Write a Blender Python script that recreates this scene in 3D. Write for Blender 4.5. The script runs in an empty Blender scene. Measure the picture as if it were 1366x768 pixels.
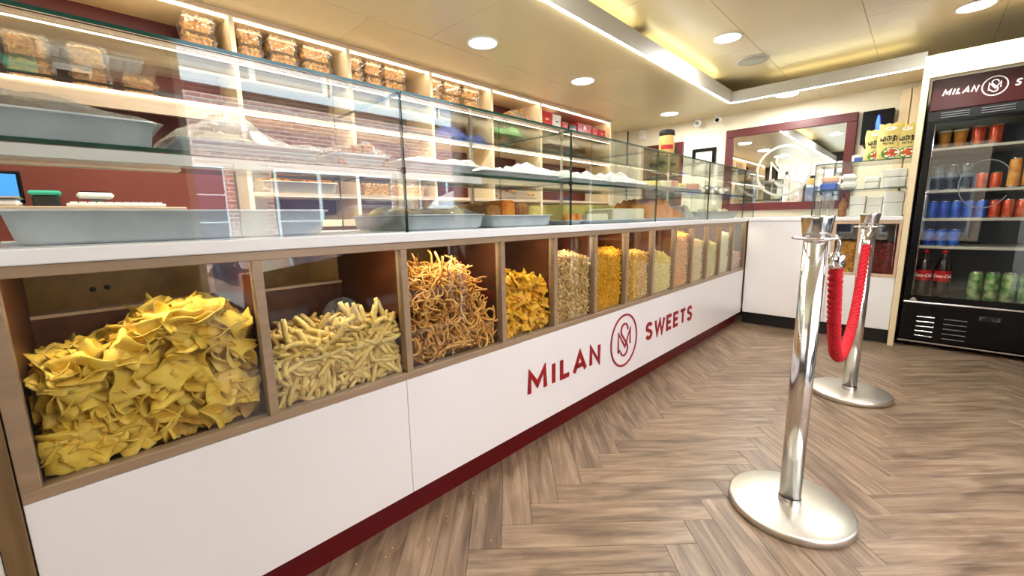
import bpy, bmesh, math, random
import numpy as np
from mathutils import Vector, Matrix, Euler

random.seed(7)
RNG = np.random.default_rng(7)
SC = bpy.context.scene
COL = SC.collection

# ------------------------------------------------------------------ camera
CAM = Vector((1.07, 0.0, 0.96))
YAW, PITCH, ROLL, FPX = 0.773462508, 0.166049365, -0.0184789351, 555.592
def _axes():
    cy, sy, cp, sp = math.cos(YAW), math.sin(YAW), math.cos(PITCH), math.sin(PITCH)
    f = Vector((-sy * cp, cy * cp, -sp)); r = Vector((cy, sy, 0)); u = r.cross(f)
    c, s = math.cos(ROLL), math.sin(ROLL)
    return c * r + s * u, -s * r + c * u, f
_r, _u, _f = _axes()
cd = bpy.data.cameras.new('camera'); cam = bpy.data.objects.new('camera', cd); COL.objects.link(cam)
cam.matrix_world = Matrix(((_r.x, _u.x, -_f.x, CAM.x), (_r.y, _u.y, -_f.y, CAM.y), (_r.z, _u.z, -_f.z, CAM.z), (0, 0, 0, 1)))
cd.sensor_fit = 'HORIZONTAL'; cd.sensor_width = 36.0; cd.lens = 36.0 * FPX / 1366.0
cd.clip_start = 0.02; cd.clip_end = 200
SC.camera = cam

# ------------------------------------------------------------------ world, exposure
w = bpy.data.worlds.new('overcast_sky'); SC.world = w; w.use_nodes = True
bg = w.node_tree.nodes['Background']; bg.inputs[0].default_value = (0.80, 0.91, 1.0, 1); bg.inputs[1].default_value = 5.0
SC.view_settings.view_transform = 'Standard'; SC.view_settings.look = 'None'
SC.view_settings.gamma = 1.0; SC.view_settings.use_curve_mapping = False
SC.view_settings.exposure = 0.32
sl = bpy.data.lights.new('sun', 'SUN'); sl.energy = 48.0; sl.angle = math.radians(1.0); sl.color = (.74, .93, 1.0)
so = bpy.data.objects.new('sun', sl); COL.objects.link(so); so.rotation_euler = Vector((.72, -.10, -.69)).to_track_quat('-Z', 'Y').to_euler()
DOWNLIGHT_W = 10.0
cy_ = SC.cycles
cy_.max_bounces = 10; cy_.diffuse_bounces = 4; cy_.glossy_bounces = 5; cy_.transmission_bounces = 8
cy_.transparent_max_bounces = 40; cy_.use_denoising = True; cy_.caustics_reflective = False; cy_.caustics_refractive = False
cy_.sample_clamp_indirect = 6.0

# ------------------------------------------------------------------ materials
def lin(c):
    return tuple(((v / 255) / 12.92 if v / 255 <= 0.04045 else ((v / 255 + 0.055) / 1.055) ** 2.4) for v in c)
MATS = {}
def mat(name, rgb=(200, 200, 200), rough=0.5, metal=0.0, var=0.0, scale=8.0, stretch=(1, 1, 1), bump=0.0, bscale=None,
        emit=None, estr=0.0, rgb2=None, coat=0.0, rand=0.0, spec=0.5, attr=False, alpha=1.0, sss=0.0, detail=4.0):
    m = bpy.data.materials.new(name); m.use_nodes = True; nt = m.node_tree; N = nt.nodes; L = nt.links
    p = N['Principled BSDF']; c = lin(rgb)
    p.inputs['Base Color'].default_value = (*c, 1); p.inputs['Roughness'].default_value = rough; p.inputs['Metallic'].default_value = metal
    p.inputs['Coat Weight'].default_value = coat; p.inputs['Coat Roughness'].default_value = 0.08
    p.inputs['Specular IOR Level'].default_value = spec; p.inputs['Alpha'].default_value = alpha
    if sss: p.inputs['Subsurface Weight'].default_value = sss; p.inputs['Subsurface Radius'].default_value = (0.01, 0.006, 0.003)
    if var or bump or rgb2:
        tc = N.new('ShaderNodeTexCoord'); mp = N.new('ShaderNodeMapping'); mp.inputs['Scale'].default_value = stretch
        L.new(tc.outputs['Object'], mp.inputs['Vector'])
        nz = N.new('ShaderNodeTexNoise'); nz.inputs['Scale'].default_value = scale; nz.inputs['Detail'].default_value = detail
        L.new(mp.outputs[0], nz.inputs['Vector'])
        c2 = lin(rgb2) if rgb2 else tuple(max(0, v * (1 - var)) for v in c)
        c1 = c if rgb2 else tuple(min(1, v * (1 + var)) for v in c)
        cr = N.new('ShaderNodeValToRGB'); cr.color_ramp.elements[0].position = 0.35; cr.color_ramp.elements[1].position = 0.65
        cr.color_ramp.elements[0].color = (*c2, 1); cr.color_ramp.elements[1].color = (*c1, 1)
        L.new(nz.outputs['Fac'], cr.inputs[0]); out = cr.outputs[0]
        if bump:
            nb = N.new('ShaderNodeTexNoise'); nb.inputs['Scale'].default_value = bscale or scale * 3; nb.inputs['Detail'].default_value = 3
            L.new(mp.outputs[0], nb.inputs['Vector'])
            b = N.new('ShaderNodeBump'); b.inputs['Strength'].default_value = bump; b.inputs['Distance'].default_value = 0.004
            L.new(nb.outputs['Fac'], b.inputs['Height']); L.new(b.outputs[0], p.inputs['Normal'])
    else:
        out = None
    if rand or attr:
        hs = N.new('ShaderNodeHueSaturation')
        if attr:
            at = N.new('ShaderNodeAttribute'); at.attribute_name = 'tone'; src = at.outputs['Fac']
        else:
            oi = N.new('ShaderNodeObjectInfo'); src = oi.outputs['Random']
        mr = N.new('ShaderNodeMapRange'); r_ = rand or 0.3
        mr.inputs['To Min'].default_value = 1 - r_; mr.inputs['To Max'].default_value = 1 + r_ * 0.6
        L.new(src, mr.inputs['Value']); L.new(mr.outputs[0], hs.inputs['Value'])
        if out: L.new(out, hs.inputs['Color'])
        else: hs.inputs['Color'].default_value = (*c, 1)
        out = hs.outputs[0]
    if out: L.new(out, p.inputs['Base Color'])
    if emit:
        p.inputs['Emission Color'].default_value = (*lin(emit), 1); p.inputs['Emission Strength'].default_value = estr
    MATS[name] = m
    return m

def glass_mat(name, tint=(1, 1, 1), boost=1.0, haze=0.0):
    m = bpy.data.materials.new(name); m.use_nodes = True; nt = m.node_tree; N = nt.nodes; L = nt.links
    N.remove(N['Principled BSDF']); o = N['Material Output']
    ge = N.new('ShaderNodeNewGeometry'); mx = N.new('ShaderNodeMix'); mx.inputs[2].default_value = 1.5; mx.inputs[3].default_value = 1 / 1.5
    L.new(ge.outputs['Backfacing'], mx.inputs[0])
    fr = N.new('ShaderNodeFresnel'); L.new(mx.outputs[0], fr.inputs['IOR'])
    mu = N.new('ShaderNodeMath'); mu.operation = 'MULTIPLY'; mu.inputs[1].default_value = boost; mu.use_clamp = True; L.new(fr.outputs[0], mu.inputs[0])
    tr = N.new('ShaderNodeBsdfTransparent'); tr.inputs[0].default_value = (*tint, 1)
    gl = N.new('ShaderNodeBsdfGlossy'); gl.inputs['Roughness'].default_value = 0.0
    ms = N.new('ShaderNodeMixShader'); L.new(mu.outputs[0], ms.inputs[0]); L.new(tr.outputs[0], ms.inputs[1]); L.new(gl.outputs[0], ms.inputs[2])
    last = ms
    if haze:
        df = N.new('ShaderNodeBsdfDiffuse'); df.inputs[0].default_value = (.9, .88, .82, 1)
        m2 = N.new('ShaderNodeMixShader'); m2.inputs[0].default_value = haze; L.new(ms.outputs[0], m2.inputs[1]); L.new(df.outputs[0], m2.inputs[2]); last = m2
    L.new(last.outputs[0], o.inputs['Surface']); MATS[name] = m
    return m

glass_mat('glass', (.97, .985, .975)); glass_mat('front_glass', (.97, .985, .975), 1.2); glass_mat('plastic_clear', (.97, .97, .96), 1.2, 0.07); glass_mat('shelf_glass', (.93, .965, .95))
def film_mat():
    m = glass_mat('cling_film', (.96, .96, .95), 2.6, 0.13); N = m.node_tree.nodes; L = m.node_tree.links
    gl = [n for n in N if n.type == 'BSDF_GLOSSY'][0]; gl.inputs['Roughness'].default_value = 0.16
    nb = N.new('ShaderNodeTexNoise'); nb.inputs['Scale'].default_value = 55; nb.inputs['Detail'].default_value = 5
    b = N.new('ShaderNodeBump'); b.inputs['Strength'].default_value = 1.0; b.inputs['Distance'].default_value = .012
    L.new(nb.outputs['Fac'], b.inputs['Height'])
    for n in N:
        if n.type in ('BSDF_GLOSSY', 'FRESNEL', 'BSDF_DIFFUSE'): L.new(b.outputs[0], n.inputs['Normal'])
film_mat()
glass_mat('white_film', (.96, .96, .95), 1.6, 0.5)

mat('white_panel', (238, 239, 240), 0.28, var=0.015, scale=2)
mat('worktop_white', (240, 241, 242), 0.3, var=0.01, scale=3)
mat('cream_wall', (232, 223, 198), 0.6, var=0.03, scale=3, bump=0.05, bscale=120)
mat('ceiling_paint', (222, 203, 160), 0.33, var=0.03, scale=1.5)
mat('ceiling_gap', (120, 98, 66), 0.8)
mat('fascia_white', (178, 174, 162), 0.5)
mat('bin_wood', (160, 138, 112), 0.36, var=0.08, scale=5, stretch=(8, 1, 12), metal=0.15)
mat('gold_wood', (150, 108, 44), 0.4, var=0.15, scale=4, stretch=(2, 6, 6))
mat('dark_wood', (84, 44, 22), 0.4, var=0.25, scale=4, stretch=(2, 6, 6))
mat('end_wood', (126, 102, 70), 0.38, var=0.15, scale=5, stretch=(10, 10, 1), metal=0.2)
mat('shelf_cream', (236, 216, 178), 0.5, var=0.03, scale=4)
mat('shelf_edge', (205, 178, 150), 0.45, var=0.08, scale=5, stretch=(10, 1, 10))
mat('maroon', (80, 11, 10), 0.4, var=0.08, scale=3)
mat('red_panel', (128, 54, 38), 0.5, var=0.05, scale=2)
mat('letter_red', (150, 14, 26), 0.35)
mat('plinth_red', (92, 5, 12), 0.35, spec=.3)
mat('black_plinth', (16, 13, 12), 0.5)
mat('steel', (222, 218, 206), 0.34, metal=1.0, var=0.02, scale=30, bump=0.02)
mat('chrome', (232, 232, 235), 0.05, metal=1.0)
mat('pole_steel', (226, 225, 224), 0.16, metal=1.0, var=.02, scale=20, stretch=(1, 1, .05))
mat('brushed', (205, 202, 198), 0.24, metal=1.0, var=0.04, scale=40, stretch=(1, 1, 0.05))
mat('rope_red', (196, 14, 34), 0.8, var=0.2, scale=160, bump=0.7, bscale=350)
mat('aluminium', (224, 232, 240), 0.36, metal=0.3, var=0.08, scale=16, bump=0.08)
mat('glass_edge', (34, 78, 66), 0.12, coat=0.5)
mat('black_gloss', (5, 5, 6), 0.22, spec=.22)
mat('black_matte', (20, 19, 20), 0.55)
mat('header_maroon', (60, 9, 8), 0.25, emit=(96, 22, 16), estr=0.06)
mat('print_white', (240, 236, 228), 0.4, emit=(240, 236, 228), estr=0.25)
mat('white_plain', (238, 237, 232), 0.5)
mat('white_soft', (232, 230, 222), 0.7, var=0.04, scale=12)
mat('grey_plastic', (120, 122, 124), 0.5)
mat('speaker_grille', (176, 170, 160), 0.6, var=0.08, scale=240)
mat('light_disc', (255, 255, 255), 0.5, emit=(255, 246, 228), estr=14)
mat('led_white', (255, 255, 255), 0.5, emit=(250, 252, 250), estr=36)
mat('led_shelf', (255, 255, 255), 0.5, emit=(255, 240, 212), estr=14)
mat('tube_yellow', (255, 250, 200), 0.5, emit=(255, 246, 200), estr=8)
mat('bin_led', (255, 255, 255), 0.5, emit=(255, 240, 210), estr=60)
mat('chip_yellow', (244, 212, 96), 0.55, rgb2=(234, 192, 64), scale=14, bump=0.25, bscale=90, rand=0.16, sss=0.05)
mat('stick_tan', (238, 212, 136), 0.6, rgb2=(224, 190, 104), scale=40, bump=0.4, bscale=200, rand=0.18)
mat('curl_orange', (246, 198, 110), 0.5, rgb2=(234, 164, 70), scale=30, rand=0.25)
mat('sheet_gold', (248, 196, 44), 0.5, rgb2=(236, 166, 20), scale=22, bump=0.2, bscale=90, rand=0.15)
def grain(name, a, b, r=0.35): mat(name, a, 0.6, rgb2=b, scale=60, rand=r, attr=True)
grain('g_chip', (232, 188, 64), (206, 150, 36), 0.3); grain('g_stick', (220, 184, 100), (190, 150, 66), 0.3); grain('g_curl', (226, 160, 72), (200, 120, 44), 0.5); grain('g_sheet', (226, 160, 20), (180, 110, 6))  # darker than the loose pieces: gap shade put into the colour of the mass
grain('g_flake', (244, 216, 156), (214, 168, 96), 0.38); grain('g_yellow', (252, 200, 60), (246, 180, 36), 0.25); grain('g_mix', (252, 210, 100), (238, 184, 88), 0.3)
grain('g_pale', (252, 236, 154), (246, 222, 122), 0.18); grain('g_orange', (252, 192, 60), (244, 168, 38), 0.28); grain('g_beige', (250, 226, 156), (242, 208, 120), 0.18)
grain('g_lime', (246, 236, 130), (236, 222, 100), 0.14); grain('g_cream', (248, 244, 206), (242, 234, 184), 0.06); grain('g_pink', (238, 204, 166), (216, 168, 134), 0.22)
grain('g_peanut', (232, 180, 92), (204, 140, 58), 0.35); grain('g_redpea', (140, 38, 30), (100, 18, 16), 0.5); grain('g_tub', (250, 206, 122), (238, 172, 84), 0.22); grain('g_sev', (244, 176, 24), (226, 146, 10), 0.2)
mat('slab_cream', (252, 246, 210), 0.6, var=0.05, scale=14)
mat('slab_yellow', (250, 224, 124), 0.6, var=0.12, scale=20, bump=.3)
mat('slab_orange', (244, 156, 40), 0.55, rgb2=(222, 120, 20), scale=24, bump=0.5, bscale=60)
mat('slab_brown', (150, 92, 40), 0.6, rgb2=(190, 130, 60), scale=30, bump=0.4)
mat('slab_pink', (228, 170, 140), 0.6, var=0.1, scale=20)
mat('box_red', (168, 14, 20), 0.35, var=0.05, scale=5)
mat('paper_grey', (214, 210, 200), 0.6, var=0.08, scale=30)
mat('plastic_green', (70, 170, 90), 0.35, var=0.1, scale=12)
mat('plastic_blue', (70, 100, 190), 0.35, var=0.1, scale=12)
mat('screen_blue', (60, 130, 210), 0.2, emit=(70, 150, 226), estr=0.8)
mat('teal', (60, 190, 160), 0.4)
mat('can_blue', (10, 50, 170), 0.3, metal=0.15, rgb2=(40, 110, 210), scale=22, stretch=(1, 1, 0.7))
mat('can_dark', (30, 40, 50), 0.25, metal=0.2, rgb2=(84, 100, 106), scale=26)
mat('can_red', (196, 60, 40), 0.25, metal=0.4, rgb2=(216, 110, 70), scale=24)
mat('can_green', (40, 120, 50), 0.25, metal=0.4, rgb2=(190, 210, 150), scale=24)
mat('can_orange', (214, 130, 40), 0.3, rgb2=(236, 180, 90), scale=24)
mat('cola', (24, 8, 6), 0.1, coat=0.6)
mat('cola_label', (206, 20, 26), 0.35)
mat('fridge_inside', (104, 110, 116), 0.5)
mat('fridge_led', (255, 255, 255), 0.5, emit=(226, 240, 255), estr=1.6)
mat('fridge_shelf', (206, 200, 186), 0.4)
mat('packet_yellow', (226, 212, 130), 0.35, var=0.08, scale=14, bump=0.3, bscale=25)
mat('print_black', (24, 22, 20), 0.5)
mat('print_green', (70, 140, 40), 0.5)
mat('print_food', (214, 110, 30), 0.5, rgb2=(190, 70, 20), scale=90)
mat('jar_cream', (226, 190, 110), 0.4, var=0.05, scale=10)
mat('print_red', (190, 40, 34), 0.5)
mat('mirror_silver', (236, 238, 238), 0.015, metal=1.0)
mat('frost', (160, 156, 146), 0.5)
mat('uv_blue', (40, 60, 255), 0.4, emit=(40, 70, 255), estr=6)
mat('picture', (226, 206, 206), 0.5, rgb2=(186, 70, 90), scale=16)
mat('asphalt', (108, 108, 112), 0.9, var=0.12, scale=30)
mat('pavement', (168, 162, 154), 0.9, var=0.08, scale=4)
mat('car_black', (14, 14, 16), 0.12, coat=1.0)
mat('car_white', (226, 232, 238), 0.15, coat=1.0)
mat('tyre', (22, 22, 22), 0.8)
mat('tail_red', (150, 10, 14), 0.2, coat=1)
mat('window_dark', (70, 64, 78), 0.08)
mat('window_sky', (120, 132, 146), 0.1)  # upper panes: reflected sky painted in as a pale glass colour
mat('bld_white', (186, 188, 190), 0.5)
mat('wall_dark', (96, 84, 74), 0.6, var=.04, scale=3)
mat('pale_brick', (176, 150, 130), 0.9, var=.1, scale=6)
mat('frame_white', (240, 240, 238), 0.4)
def brick_mat():
    m = bpy.data.materials.new('brick'); m.use_nodes = True; nt = m.node_tree; N = nt.nodes; L = nt.links; p = N['Principled BSDF']
    tc = N.new('ShaderNodeTexCoord'); mp = N.new('ShaderNodeMapping'); mp.inputs['Rotation'].default_value = (0, 0, 0)
    sx = N.new('ShaderNodeSeparateXYZ'); cx = N.new('ShaderNodeCombineXYZ')
    L.new(tc.outputs['Object'], sx.inputs[0]); L.new(sx.outputs['Y'], cx.inputs['X']); L.new(sx.outputs['Z'], cx.inputs['Y'])
    b = N.new('ShaderNodeTexBrick'); b.inputs['Scale'].default_value = 1.0; b.inputs['Brick Width'].default_value = .225; b.inputs['Row Height'].default_value = .075
    b.inputs['Mortar Size'].default_value = .008; b.inputs['Color1'].default_value = (*lin((172, 122, 106)), 1); b.inputs['Color2'].default_value = (*lin((140, 96, 92)), 1); b.inputs['Mortar'].default_value = (*lin((196, 180, 164)), 1)
    L.new(cx.outputs[0], b.inputs['Vector']); L.new(b.outputs['Color'], p.inputs['Base Color']); p.inputs['Roughness'].default_value = .9; MATS['brick'] = m
brick_mat()
def plank_mat():
    m = bpy.data.materials.new('plank_vinyl'); m.use_nodes = True; nt = m.node_tree; N = nt.nodes; L = nt.links; p = N['Principled BSDF']
    tc = N.new('ShaderNodeTexCoord'); oi = N.new('ShaderNodeObjectInfo'); ad = N.new('ShaderNodeVectorMath'); ad.operation = 'ADD'
    ml = N.new('ShaderNodeMath'); ml.operation = 'MULTIPLY'; ml.inputs[1].default_value = 37.0; L.new(oi.outputs['Random'], ml.inputs[0])
    cx = N.new('ShaderNodeCombineXYZ'); L.new(ml.outputs[0], cx.inputs['X']); L.new(ml.outputs[0], cx.inputs['Y'])
    L.new(tc.outputs['Object'], ad.inputs[0]); L.new(cx.outputs[0], ad.inputs[1])
    mp = N.new('ShaderNodeMapping'); mp.inputs['Scale'].default_value = (1.3, 17, 1); L.new(ad.outputs[0], mp.inputs['Vector'])
    n1 = N.new('ShaderNodeTexNoise'); n1.inputs['Scale'].default_value = 2.2; n1.inputs['Detail'].default_value = 8; n1.inputs['Roughness'].default_value = .66; n1.inputs['Distortion'].default_value = .5; L.new(mp.outputs[0], n1.inputs['Vector'])
    cr = N.new('ShaderNodeValToRGB'); e = cr.color_ramp.elements
    e[0].position = .26; e[0].color = (*lin((88, 66, 50)), 1); e[1].position = .74; e[1].color = (*lin((168, 146, 122)), 1)
    k = cr.color_ramp.elements.new(.47); k.color = (*lin((132, 109, 88)), 1)
    L.new(n1.outputs['Fac'], cr.inputs[0])
    mp2 = N.new('ShaderNodeMapping'); mp2.inputs['Scale'].default_value = (3.0, 14, 1); L.new(ad.outputs[0], mp2.inputs['Vector'])
    n2 = N.new('ShaderNodeTexNoise'); n2.inputs['Scale'].default_value = 1.1; n2.inputs['Detail'].default_value = 5; n2.inputs['Distortion'].default_value = 1.2; L.new(mp2.outputs[0], n2.inputs['Vector'])
    c2 = N.new('ShaderNodeValToRGB'); c2.color_ramp.elements[0].position = .33; c2.color_ramp.elements[0].color = (.42, .38, .34, 1); c2.color_ramp.elements[1].position = .56; c2.color_ramp.elements[1].color = (1, 1, 1, 1); L.new(n2.outputs['Fac'], c2.inputs[0])
    mm = N.new('ShaderNodeMix'); mm.data_type = 'RGBA'; mm.blend_type = 'MULTIPLY'; mm.inputs[0].default_value = .8; L.new(cr.outputs[0], mm.inputs[6]); L.new(c2.outputs[0], mm.inputs[7])
    hs = N.new('ShaderNodeHueSaturation'); mr = N.new('ShaderNodeMapRange'); mr.inputs['To Min'].default_value = .88; mr.inputs['To Max'].default_value = 1.1
    L.new(oi.outputs['Random'], mr.inputs['Value']); L.new(mr.outputs[0], hs.inputs['Value']); L.new(mm.outputs[2], hs.inputs['Color']); L.new(hs.outputs[0], p.inputs['Base Color'])
    p.inputs['Roughness'].default_value = .36
    b = N.new('ShaderNodeBump'); b.inputs['Strength'].default_value = .12; b.inputs['Distance'].default_value = .002; L.new(n1.outputs['Fac'], b.inputs['Height']); L.new(b.outputs[0], p.inputs['Normal'])
    MATS['plank_vinyl'] = m
plank_mat()

# ------------------------------------------------------------------ mesh helpers
class MB:
    """Collects shapes into one mesh; each shape carries a material index."""
    def __init__(s): s.v = []; s.f = []; s.mi = []; s.sm = []
    def add(s, vs, fs, mi=0, smooth=False):
        o = len(s.v); s.v += [tuple(v) for v in vs]
        for f in fs: s.f.append(tuple(i + o for i in f)); s.mi.append(mi); s.sm.append(smooth)
        return s
    def box(s, x0, x1, y0, y1, z0, z1, mi=0, edge=None):
        vs = [(x0, y0, z0), (x1, y0, z0), (x1, y1, z0), (x0, y1, z0), (x0, y0, z1), (x1, y0, z1), (x1, y1, z1), (x0, y1, z1)]
        fs = [(0, 3, 2, 1), (4, 5, 6, 7), (0, 1, 5, 4), (2, 3, 7, 6), (1, 2, 6, 5), (3, 0, 4, 7)]
        o = len(s.v); s.v += vs
        d = (x1 - x0, y1 - y0, z1 - z0); thin = d.index(min(d)); axis = [2, 2, 1, 1, 0, 0]
        for f, a in zip(fs, axis):
            s.f.append(tuple(i + o for i in f)); s.mi.append(mi if (edge is None or a == thin) else edge); s.sm.append(False)
        return s
    def bbox_bev(s, x0, x1, y0, y1, z0, z1, b=.004, mi=0):
        """box with chamfered edges"""
        vs = []; 
        for z, t in ((z0, b), (z0 + b, 0), (z1 - b, 0), (z1, b)):
            for (x, y) in ((x0 + b + t * 0, y0 + t), (x1 - b, y0 + t), (x1 - t, y0 + b), (x1 - t, y1 - b), (x1 - b, y1 - t), (x0 + b, y1 - t), (x0 + t, y1 - b), (x0 + t, y0 + b)): vs.append((x, y, z))
        fs = [tuple(range(7, -1, -1)), tuple(range(24, 32))]
        for r in range(3):
            for i in range(8): j = (i + 1) % 8; fs.append((r * 8 + i, r * 8 + j, r * 8 + 8 + j, r * 8 + 8 + i))
        return s.add(vs, fs, mi)
    def lathe(s, prof, n=24, c=(0, 0, 0), mi=0, smooth=True, caps=True, axis='z'):
        vs = []; fs = []
        for (r, z) in prof:
            for i in range(n):
                a = 2 * math.pi * i / n; p = (r * math.cos(a), r * math.sin(a), z)
                if axis == 'y': p = (p[0], z, p[1])
                if axis == 'x': p = (z, p[0], p[1])
                vs.append((p[0] + c[0], p[1] + c[1], p[2] + c[2]))
        for k in range(len(prof) - 1):
            for i in range(n): j = (i + 1) % n; fs.append((k * n + i, k * n + j, k * n + n + j, k * n + n + i))
        s.add(vs, fs, mi, smooth)
        if caps:
            o = len(s.v) - len(vs)
            s.f.append(tuple(o + i for i in range(n - 1, -1, -1))); s.mi.append(mi); s.sm.append(False)
            s.f.append(tuple(o + (len(prof) - 1) * n + i for i in range(n))); s.mi.append(mi); s.sm.append(False)
        return s
    def tube(s, pts, r, n=8, mi=0, caps=True, smooth=True):
        pts = [Vector(p) for p in pts]; vs = []; fs = []; N = len(pts)
        rr = r if isinstance(r, (list, tuple)) else [r] * N
        t0 = (pts[1] - pts[0]).normalized(); up = Vector((0, 0, 1)) if abs(t0.z) < .9 else Vector((1, 0, 0)); nrm = t0.cross(up).normalized()
        for i, p in enumerate(pts):
            t = ((pts[min(i + 1, N - 1)] - pts[max(i - 1, 0)])).normalized()
            nrm = (nrm - t * nrm.dot(t)).normalized(); bi = t.cross(nrm)
            for k in range(n):
                a = 2 * math.pi * k / n; vs.append(p + (nrm * math.cos(a) + bi * math.sin(a)) * rr[i])
        for i in range(N - 1):
            for k in range(n): j = (k + 1) % n; fs.append((i * n + k, i * n + j, i * n + n + j, i * n + n + k))
        s.add(vs, fs, mi, smooth)
        if caps:
            o = len(s.v) - len(vs); s.f.append(tuple(o + i for i in range(n - 1, -1, -1))); s.f.append(tuple(o + (N - 1) * n + i for i in range(n))); s.mi += [mi, mi]; s.sm += [False, False]
        return s
    def grid(s, fn, nu, nv, mi=0, smooth=True):
        vs = [fn(i / nu, j / nv) for j in range(nv + 1) for i in range(nu + 1)]; W = nu + 1
        fs = [(j * W + i, j * W + i + 1, (j + 1) * W + i + 1, (j + 1) * W + i) for j in range(nv) for i in range(nu)]
        return s.add(vs, fs, mi, smooth)
    def mesh(s, name, mats):
        me = bpy.data.meshes.new(name); me.from_pydata(s.v, [], s.f)
        for m in (mats if isinstance(mats, (list, tuple)) else [mats]): me.materials.append(MATS[m])
        me.polygons.foreach_set('material_index', s.mi); me.polygons.foreach_set('use_smooth', s.sm); me.update()
        return me

def link(name, me, parent=None, loc=None, rot=None):
    o = bpy.data.objects.new(name, me); COL.objects.link(o)
    if parent is not None: o.parent = parent; o.matrix_parent_inverse = Matrix.Translation(-parent_loc(parent))
    if loc is not None: o.location = loc
    if rot is not None: o.rotation_euler = rot
    return o
WL = {}
def parent_loc(p):
    v = Vector(WL.get(p.name, (0, 0, 0))); return v
def tag(o, label=None, cat=None, group=None, kind=None):
    if label: o['label'] = label
    if cat: o['category'] = cat
    if group: o['group'] = group
    if kind: o['kind'] = kind
    return o
def thing(name, label, cat, loc=(0, 0, 0), group=None, kind=None):
    """Empty at the thing's base; its parts are given in world coordinates."""
    o = bpy.data.objects.new(name, None); COL.objects.link(o); o.location = loc; o.empty_display_size = .05
    WL[o.name] = tuple(loc)
    return tag(o, label, cat, group, kind)
def part(name, mb, mats, parent, label=None):
    o = link(name, mb.mesh(name, mats), parent)
    if label: o['label'] = label
    return o
def solo(name, mb, mats, label, cat, group=None, kind=None):
    return tag(link(name, mb.mesh(name, mats)), label, cat, group, kind)
def struct(name, mb, mats, label=None, cat=None):
    return tag(link(name, mb.mesh(name, mats)), label, cat, None, 'structure')
def copy_tree(root, loc, label=None, rotz=0):
    r = root.copy(); COL.objects.link(r); r.location = loc; r.rotation_euler = (0, 0, rotz); WL[r.name] = tuple(loc)
    if label: r['label'] = label
    for ch in root.children:
        c = ch.copy(); COL.objects.link(c); c.parent = r; c.matrix_parent_inverse = ch.matrix_parent_inverse.copy()
        for g in ch.children:
            d = g.copy(); COL.objects.link(d); d.parent = c; d.matrix_parent_inverse = g.matrix_parent_inverse.copy()
    return r

# stroke lettering: polylines in (u, v), ribbon width wd, depth d; put() maps (u, v, depth) to the world
def arc(cx, cy, rx, ry, a0, a1, n=14): return [(cx + rx * math.cos(math.radians(a0 + (a1 - a0) * i / n)), cy + ry * math.sin(math.radians(a0 + (a1 - a0) * i / n))) for i in range(n + 1)]
S_CURVE = arc(.27, .74, .235, .235, 25, 200, 10)[:-1] + [(.06, .62), (.2, .53), (.35, .46), (.47, .37)] + arc(.27, .25, .235, .24, 10, -160, 10)
GLYPH = {
    'M': (.80, [[(0, 0), (.04, 1), (.4, .30), (.76, 1), (.80, 0)]]), 'I': (.16, [[(.08, 0), (.08, 1)]]), 'L': (.38, [[(0, 1), (0, .08), (.42, .08)]]),
    'A': (.70, [[(0, 0), (.35, 1), (.70, 0)], [(.14, .30), (.56, .30)]]), 'N': (.56, [[(0, 0), (0, 1), (.56, 0), (.56, 1)]]), 'S': (.54, [S_CURVE]),
    'W': (.94, [[(0, 1), (.22, 0), (.47, .9), (.72, 0), (.94, 1)]]), 'E': (.46, [[(.46, .96), (0, .96), (0, .04), (.46, .04)], [(0, .5), (.40, .5)]]),
    'T': (.56, [[(0, .96), (.56, .96)], [(.28, .96), (.28, 0)]]), 'P': (.46, [[(0, 0), (0, .96)] + arc(.2, .71, .26, .25, 90, -90, 8) + [(0, .46)]]),
    'R': (.5, [[(0, 0), (0, .96)] + arc(.2, .71, .26, .25, 90, -90, 8) + [(0, .46)], [(.22, .46), (.5, 0)]])}
def ribbon(mb, pl, wd, d, put, mi=0):
    n = len(pl); L = []; R = []
    for i, (u, v) in enumerate(pl):
        a = Vector(pl[max(i - 1, 0)]); b = Vector(pl[i]); c = Vector(pl[min(i + 1, n - 1)])
        d1 = (b - a).normalized() if i > 0 else (c - b).normalized(); d2 = (c - b).normalized() if i < n - 1 else d1
        n1 = Vector((-d1.y, d1.x)); n2 = Vector((-d2.y, d2.x)); m = n1 + n2
        m = m.normalized() if m.length > 1e-4 else n1
        k = min(1 / max(m.dot(n1), .3), 1.9) * wd / 2
        L.append(b + m * k); R.append(b - m * k)
    vs = []
    for z in (0, d):
        vs += [put(p.x, p.y, z) for p in L] + [put(p.x, p.y, z) for p in R]
    fs = []
    for i in range(n - 1):
        fs += [(2 * n + i, 2 * n + i + 1, 3 * n + i + 1, 3 * n + i), (i + 1, i, n + i, n + i + 1), (i, i + 1, 2 * n + i + 1, 2 * n + i), (n + i + 1, n + i, 3 * n + i, 3 * n + i + 1)]
    fs += [(0, 2 * n, 3 * n, n), (n - 1, 2 * n - 1, 4 * n - 1, 3 * n - 1)]
    mb.add(vs, fs, mi)
def word(txt, u0, u1, v0, v1, wd, d, put, m, parent, name='letter', label=None, slant=0):
    h = v1 - v0; gap = .36; tot = sum(GLYPH[c][0] for c in txt) + gap * (len(txt) - 1); sx = (u1 - u0) / tot; x = 0
    for c in txt:
        gw, pls = GLYPH[c]; mb = MB()
        for pl in pls: ribbon(mb, [(u0 + (x + p[0]) * sx + slant * h * p[1], v0 + p[1] * h) for p in pl], wd, d, put)
        part(name, mb, m, parent, label); x += gw + gap
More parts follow.
